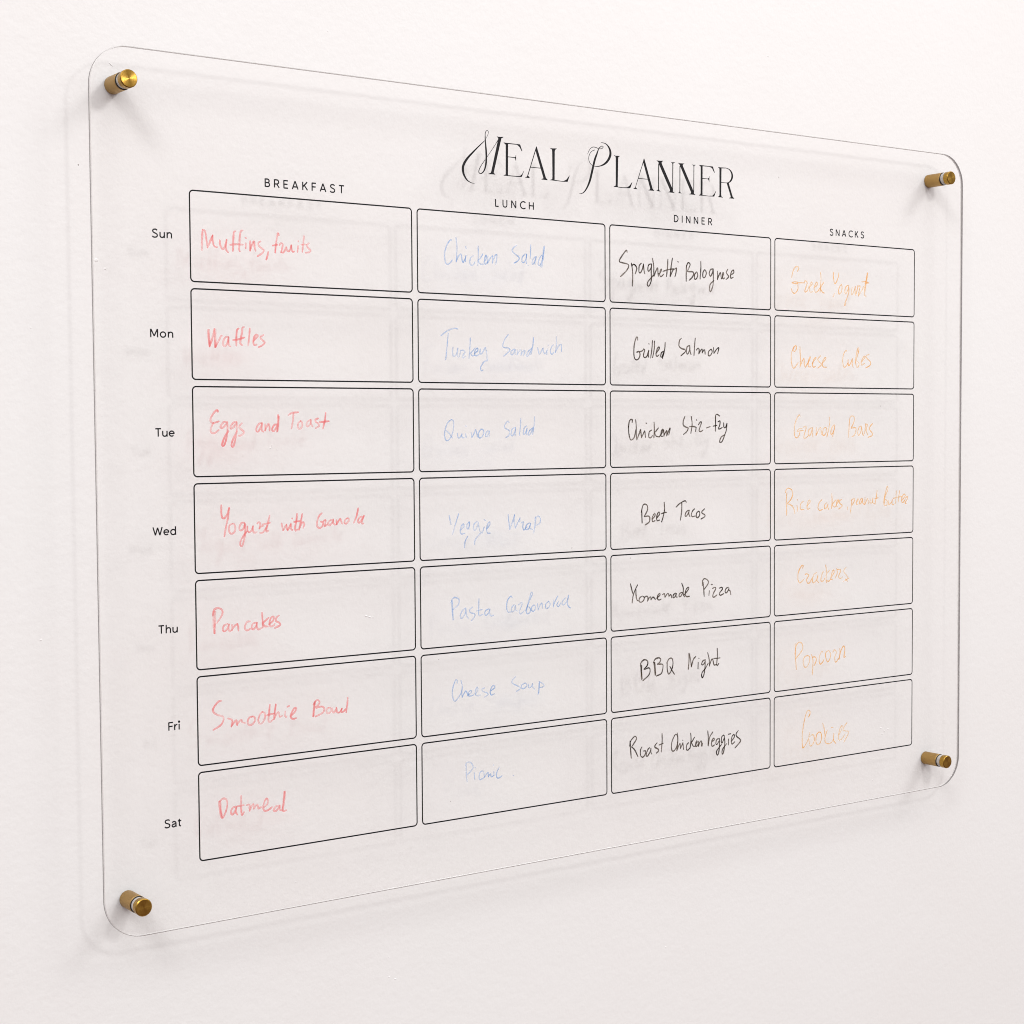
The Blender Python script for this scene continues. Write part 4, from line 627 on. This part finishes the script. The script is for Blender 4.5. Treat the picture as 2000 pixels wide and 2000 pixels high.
     '212.8,-147.4 213.2,-152.4 213.0,-158.0 213.7,-163.7 214.3,-170.5 / 212.7,-156.6 214.2,-149.6 217.2,-146.6 220.6,-147.3 222.3,-150.9 221.1,-154.4 213.2,-161.2 / 228.5,-159.2 224.5,-160.3 222.8,-164.4 224.5,-169.2 227.5,-169.1 230.5,-165.1 230.8,-160.8 228.5,-159.2 / 233.2,-158.9 235.0,-164.0 234.7,-171.1 234.1,-177.1 / 234.5,-161.1 238.0,-161.4 239.2,-164.3 236.4,-169.1 / 247.5,-157.8 246.0,-157.0 243.2,-161.1 243.0,-166.1 244.5,-168.3 247.5,-166.4 248.8,-164.4 / 254.6,-156.9 251.5,-158.1 251.0,-162.4 253.5,-166.9 256.1,-164.9 257.3,-160.7 255.6,-157.4 254.6,-156.9 / 260.1,-158.8 262.2,-156.8 264.7,-159.2 262.7,-163.3 263.2,-167.7 265.2,-167.5 267.3,-165.1 / 269.1,-156.2 269.3,-160.9 268.1,-165.9 / 268.1,-165.9 270.3,-158.9 273.4,-154.4 275.5,-156.0 274.9,-161.4 274.4,-164.6 276.3,-164.0'),
    (3, 6, 'Cookies',
     '229.7,-214.6 231.5,-212.2 231.5,-209.7 229.6,-208.7 227.1,-210.7 224.4,-217.6 222.1,-228.8 222.1,-240.2 223.5,-241.5 227.1,-237.9 230.1,-233.9 / 231.2,-229.0 230.1,-233.9 231.5,-240.2 233.5,-240.8 236.6,-237.5 236.6,-232.5 234.2,-231.1 231.1,-232.6 / 242.7,-229.5 239.7,-232.1 239.1,-237.8 241.0,-240.8 244.0,-240.1 246.3,-234.9 245.2,-230.5 242.7,-229.5 / 247.4,-222.1 249.3,-226.6 250.4,-233.2 / 253.3,-229.2 250.7,-234.7 251.1,-239.8 255.1,-241.6 259.2,-240.6 261.3,-237.9 / 261.9,-232.9 261.5,-238.7 263.2,-241.1 264.4,-242.3 / 258.4,-227.2 260.9,-227.1 / 268.4,-235.1 272.1,-229.7 272.2,-226.9 269.6,-229.4 267.6,-236.4 268.4,-239.4 272.0,-239.1 276.1,-235.2 / 278.7,-224.9 274.7,-228.5 274.1,-231.3 280.3,-233.0 280.8,-234.5 277.6,-238.9 274.7,-242.3'),
)
TITLE = (
    'S -116.34,266.18,0.37 -114.54,269.72,0.37 -114.40,271.41,0.43 -115.58,272.12,0.48 -117.13,270.43,0.64 -117.39,267.04,0.85 -117.03,261.31,1.28 -116.55,255.58,1.60 -116.47,250.77,1.60 -116.99,245.91,1.50 -118.62,241.44,1.07 -121.41,238.95,0.69 -123.40,239.60,0.75 -123.15,241.79,0.69 -120.76,245.83,0.53 -117.66,249.61,0.43',
    'S -115.99,251.77,0.43 -111.68,257.21,0.43 -107.78,262.39,0.48 -105.19,266.01,0.54',
    'S -117.53,264.39,0.48 -122.28,260.35,0.85 -128.18,255.03,1.27 -134.06,249.25,1.80 -137.48,244.19,2.06 -138.09,240.32,2.11 -137.09,236.58,1.69 -134.21,232.98,1.06 -130.73,231.34,0.58 -127.70,231.00,0.37',
    'P -105.18,267.22 -102.19,267.49 -109.81,240.13 -112.30,240.12',
    'P -106.66,268.48 -105.17,268.28 -100.27,268.64 -100.51,268.23 -102.19,267.30 -102.80,266.08 -105.43,265.99 -105.30,267.11',
    'P -114.80,239.10 -114.44,239.51 -112.54,240.25 -111.81,242.09 -109.31,242.30 -109.69,240.48 -108.27,239.48 -108.39,239.18',
    'P -98.27,263.49 -95.99,263.80 -96.30,239.38 -98.46,239.59',
    'P -100.30,264.37 -84.63,264.34 -84.33,263.78 -82.54,259.31 -83.15,259.11 -85.25,262.24 -87.67,263.73 -95.99,263.60 -96.01,261.76 -98.23,262.04 -98.64,263.22 -100.01,263.92',
    'P -96.19,254.07 -89.86,254.03 -89.07,254.59 -88.94,255.82 -88.45,255.86 -88.49,251.61 -89.09,251.56 -89.44,253.09 -90.29,253.41 -96.19,253.48',
    'P -100.51,239.28 -98.58,240.17 -98.39,241.64 -96.28,241.81 -96.30,239.72 -87.85,239.76 -84.81,240.15 -82.98,241.67 -81.25,244.36 -80.95,244.23 -83.30,239.35 -87.85,239.13 -96.31,239.04 -100.21,239.06',
    'P -69.24,264.07 -68.62,264.22 -59.76,240.58 -58.03,239.14 -58.40,238.86 -64.29,238.99 -64.10,239.35 -62.24,240.14 -69.87,260.92',
    'P -69.24,263.92 -69.50,260.95 -77.01,240.93 -75.37,239.34 -75.55,239.08 -79.95,239.22 -79.83,239.62 -78.23,240.09 -77.74,241.11 -70.24,261.23',
    'P -75.12,247.95 -64.23,247.97 -64.11,247.44 -75.12,247.36',
    'P -55.56,264.26 -54.19,264.04 -49.07,264.40 -49.20,263.89 -50.77,263.11 -51.03,261.35 -51.29,239.67 -42.76,239.35 -39.59,240.94 -36.73,244.26 -36.41,244.09 -38.47,239.19 -42.76,238.85 -55.60,239.08 -55.66,239.43 -53.72,240.07 -53.52,242.32 -53.59,261.13 -53.89,263.08 -55.44,263.83',
    'S -18.29,262.73,0.40 -17.23,264.89,0.44 -15.39,267.36,0.48 -12.88,268.69,0.53 -10.13,268.66,0.53 -6.92,267.94,0.49 -4.62,268.11,0.49 -3.01,268.83,0.53 -2.40,269.92,0.53 -3.60,270.35,0.57 -5.31,269.52,0.61 -7.01,267.86,0.73 -8.69,264.21,1.38 -10.86,259.38,1.86 -12.49,254.25,1.98 -14.35,247.67,2.02 -16.21,241.82,1.86 -18.51,237.01,1.45 -21.26,233.24,1.01 -24.00,231.25,0.60 -26.81,230.69,0.36',
    'S -10.97,266.65,0.45 -14.27,265.15,0.49 -16.47,262.46,0.52 -17.26,259.19,0.57 -16.36,256.42,0.53 -13.86,254.31,0.49 -10.66,253.69,0.53 -6.99,254.00,0.73 -2.38,255.63,1.30 1.33,258.28,1.88 4.13,262.11,2.21 4.98,265.41,2.21 4.16,268.57,1.80 2.09,271.26,1.14 -0.45,272.64,0.69 -4.51,273.16,0.37',
    'P 8.55,264.29 10.18,263.89 14.76,264.18 14.62,263.74 13.21,263.07 12.97,261.43 12.42,240.10 12.65,239.32 17.10,239.16 22.27,239.56 24.64,241.04 27.25,244.04 27.72,243.90 25.48,239.00 17.10,238.58 8.21,238.88 8.31,239.24 10.08,239.92 10.32,241.74 10.41,261.93 10.09,263.16 8.69,263.87',
    'P 39.68,264.01 40.40,264.15 49.21,240.37 50.89,239.03 50.41,238.77 44.63,238.74 44.73,239.11 46.46,239.79 46.46,240.53 39.19,260.77',
    'P 39.68,263.90 39.53,261.16 31.17,240.09 33.16,238.97 32.92,238.70 28.79,238.82 28.89,239.19 30.22,239.65 30.70,240.42 38.81,261.28',
    'P 33.67,247.93 44.42,247.98 44.56,247.44 33.57,247.34',
    'P 55.27,261.45 56.40,261.43 56.04,240.59 56.50,239.65 57.78,238.97 57.63,238.76 53.42,238.99 53.53,239.31 54.71,239.79 55.07,240.71',
    'P 53.49,264.02 54.77,263.82 60.57,264.12 60.26,263.70 59.13,262.94 59.02,261.85 70.71,242.10 71.22,239.78 72.94,238.93 72.78,238.73 66.03,238.77 66.19,239.09 67.75,239.72 67.85,240.90 56.14,260.75 55.53,262.33 53.59,263.72',
    'P 68.83,263.92 69.71,263.73 73.35,263.99 73.19,263.67 71.79,263.08 71.53,262.12 71.17,240.17 70.34,241.68 70.54,262.04 70.23,262.99 69.04,263.63',
    'P 78.35,261.44 79.29,261.40 79.04,240.57 79.41,239.69 80.61,239.11 80.45,238.90 76.53,238.93 76.58,239.21 77.84,239.69 78.26,240.71',
    'P 76.73,263.93 78.04,263.65 83.64,263.85 83.43,263.51 82.06,262.81 81.96,261.82 93.77,241.87 94.30,239.94 95.89,238.95 95.73,238.78 89.02,238.83 89.18,239.16 90.76,239.75 90.87,240.86 79.23,260.81 78.56,262.32 76.84,263.66',
    'P 91.95,263.84 92.90,263.60 96.18,263.88 96.08,263.55 94.86,263.05 94.59,262.09 94.30,240.33 93.51,241.66 93.75,262.01 93.54,262.98 92.06,263.53',
    'P 101.71,263.47 103.89,263.45 103.71,238.85 101.58,239.21',
    'P 99.79,264.10 115.40,264.02 117.56,259.02 117.02,258.85 114.33,262.54 111.64,263.43 103.89,263.26 103.89,261.67 101.76,261.89 101.49,262.86 99.90,263.79',
    'P 103.61,253.52 109.49,253.47 110.99,254.31 111.10,255.51 111.53,255.54 111.37,251.08 110.99,251.05 110.30,252.58 109.22,252.97 103.61,252.89',
    'P 99.61,238.94 101.36,239.87 101.58,240.87 103.71,241.03 103.71,239.29 111.63,239.23 114.85,239.67 116.74,241.21 118.63,243.82 118.95,243.69 116.90,238.98 111.63,238.76 103.71,238.73 99.77,238.60',
    'P 122.85,263.44 125.24,263.52 124.85,239.61 122.85,239.74',
    'P 121.23,263.98 130.67,264.29 130.78,263.78 125.24,263.20 125.24,261.84 122.85,262.04 122.69,263.03 121.34,263.59',
    'S 130.02,263.99,0.56 133.83,263.15,0.84 136.57,260.76,1.60 137.45,257.62,1.97 136.30,254.51,1.69 133.95,252.32,1.03 131.11,251.58,0.61 125.02,251.50,0.47',
    'P 131.00,251.57 133.29,252.07 137.94,240.57 139.76,239.09 139.59,238.80 133.57,238.76 133.73,239.05 135.59,239.79 135.59,240.60',
    'P 120.79,238.87 120.90,239.20 122.52,239.84 122.85,241.26 124.85,241.41 125.12,239.83 126.75,239.15 126.65,238.82',
)

title = Ink(PRINT_Y)
for item in TITLE:
    kind, rest = item.split(' ', 1)
    pts = [tuple(float(v) for v in p.split(',')) for p in rest.split()]
    if kind == 'P':
        title.polygon(pts)
    else:
        sm = smooth_line(pts, 0.5)
        title.ribbon([p[:2] for p in sm], [max(0.35, p[2]) for p in sm], cap=True, rise=0.01)
title.build('title_lettering', BLACK, board)['label'] = 'black calligraphic title reading Meal Planner'

HUES = ('red', 'blue', 'black', 'orange')
NIB = (1.44, 1.04, 1.22, 1.08)
def wob(i, k):
    return math.sin(i * 1.7 + k * 0.37) * 0.5 + math.sin(i * 3.1 + k * 0.11) * 0.5
for c, r, words, data in INK:
    ink = Ink(INK_Y)
    for i, st in enumerate(data.split(' / ')):
        pts = [tuple(float(v) for v in p.split(',')) for p in st.split()]
        sm = smooth_line(pts, 0.45)
        m = len(sm)
        ws = [NIB[c] * (1.0 + 0.14 * wob(i, k)) * (0.82 + 0.18 * min(1.0, k / 4.0, (m - 1 - k) / 4.0)) for k in range(m)]
        ink.ribbon(sm, ws)
    ink.build('handwritten_entry', INKS[c], board)['label'] = '%s marker handwriting reading %s' % (HUES[c], words)

# wiped smears and painted ink shadows: soft round films on the sheet, below the writing
def smudge_shade(c, cx, cz, rx, rz):
    n = 24
    v, uv, f = [(cx * MM, -0.06 * MM, cz * MM)], [(0.0, 0.0)], []
    for k in range(n):
        a = 2 * math.pi * k / n
        v.append(((cx + rx * math.cos(a)) * MM, -0.06 * MM, (cz + rz * math.sin(a)) * MM))
        uv.append((math.cos(a), math.sin(a)))
    for k in range(n):
        f.append((0, 1 + k, 1 + (k + 1) % n))
    obj('marker_smudge_shade', v, f, SMUDGE_SHADES[c], board, uvs=uv)['label'] = 'faint %s smear of wiped marker and painted ink shadow' % HUES[c]
def cell(c, r, u, w):
    return GRID_X + c * (CELL_W + GAP) + u * CELL_W, GRID_Z - r * (CELL_H + GAP) - w * CELL_H
for c, r, u, w, rx, rz in ((0, 0, 0.20, 0.80, 60, 16), (0, 1, 0.12, 0.78, 50, 18), (0, 2, 0.16, 0.72, 62, 20), (0, 3, 0.40, 0.72, 80, 17), (0, 4, 0.12, 0.80, 46, 17),
                           (0, 6, 0.26, 0.66, 52, 15), (1, 0, 0.28, 0.74, 52, 14), (1, 1, 0.50, 0.78, 60, 13), (1, 2, 0.22, 0.76, 46, 14), (1, 3, 0.40, 0.78, 52, 14),
                           (1, 4, 0.42, 0.72, 44, 14), (1, 5, 0.50, 0.70, 52, 13), (2, 0, 0.26, 0.80, 60, 14), (2, 1, 0.34, 0.76, 58, 12), (2, 2, 0.30, 0.72, 50, 13),
                           (2, 4, 0.30, 0.72, 60, 13), (2, 5, 0.36, 0.72, 60, 15), (3, 0, 0.25, 0.82, 46, 13), (3, 1, 0.30, 0.84, 58, 13), (3, 2, 0.36, 0.78, 56, 15),
                           (3, 3, 0.40, 0.72, 66, 16), (3, 4, 0.24, 0.72, 42, 14)):
    smudge_shade(c, *cell(c, r, u, w), rx, rz)

# ------------------------------------------------------------------ brass standoffs
def lathe(name, prof, mats, parent, n=48, idx=None):
    """prof: (radius, y) pairs from wall to room, in metres, about the y axis."""
    v, f, mi = [], [], []
    for rad, y in prof:
        for k in range(n):
            a = 2 * math.pi * k / n
            v.append((rad * math.cos(a), y, rad * math.sin(a)))
    for j in range(len(prof) - 1):
        for k in range(n):
            a, b = j * n + k, j * n + (k + 1) % n
            f.append((a, b, b + n, a + n))
            mi.append(idx[j] if idx else 0)
    f.append(tuple(range(n))[::-1]); mi.append(idx[0] if idx else 0)
    f.append(tuple((len(prof) - 1) * n + k for k in range(n))); mi.append(idx[-1] if idx else 0)
    o = obj(name, v, f, mats, parent, midx=mi)
    bm = bmesh.new(); bm.from_mesh(o.data)
    bmesh.ops.recalc_face_normals(bm, faces=bm.faces)
    for fc in bm.faces:
        fc.smooth = len(fc.verts) == 4
    for e in bm.edges:
        if len(e.link_faces) == 2 and e.calc_face_angle() > math.radians(30):
            e.smooth = False
    bm.to_mesh(o.data); bm.free()
    return o

def make_standoff():
    root = bpy.data.objects.new('wall_standoff', None)
    COL.objects.link(root)
    R_ = 0.0061
    w = WALL_Y - 0.0002
    b0 = THICK + 0.0008
    lathe('barrel', [(R_ - 0.0003, w), (R_, w - 0.0004), (R_, b0 + 0.0003), (R_ - 0.0003, b0)], BRASS_SIDE, root)
    lathe('rubber_washer', [(R_ - 0.0003, b0 - 0.00005), (R_ - 0.0001, b0 - 0.0002), (R_ - 0.0001, THICK + 0.0002), (R_ - 0.0003, THICK + 0.00005)], RUBBER, root)
    lathe('clear_sleeve', [(0.0054, THICK - 0.0001), (0.0054, 0.0), (0.0054, -0.0002), (R_ - 0.0002, -0.00025), (R_ - 0.0002, -0.0007), (R_ - 0.0005, -0.0008)], NYLON, root)
    c0, c1 = -0.00085, -0.0062
    lathe('cap', [(R_ - 0.0003, c0), (R_, c0 - 0.0003), (R_, c1 + 0.0006), (R_ - 0.0006, c1), (0.0001, c1)], [BRASS_RIM, BRASS_FACE], root, idx=[0, 0, 0, 1])
    return root

def copy_tree(o):
    c = o.copy()
    COL.objects.link(c)
    for ch in o.children:
        d = ch.copy()
        COL.objects.link(d)
        d.parent = c
    return c

standoff = make_standoff()
LABELS = ('brass standoff with a bright shining cap, nearest the word BREAKFAST',
          'brass standoff at the board corner above the word SNACKS',
          'brass standoff with dark cap face at the board corner below Sat',
          'brass standoff at the board corner beside the Cookies cell')
for i, ((x, z), lab) in enumerate(zip(STANDS, LABELS)):
    o = standoff if i == 0 else copy_tree(standoff)
    o.location = (x * MM, 0.0, z * MM)
    tag(o, lab, 'standoff', 'brass standoffs holding the planner board')
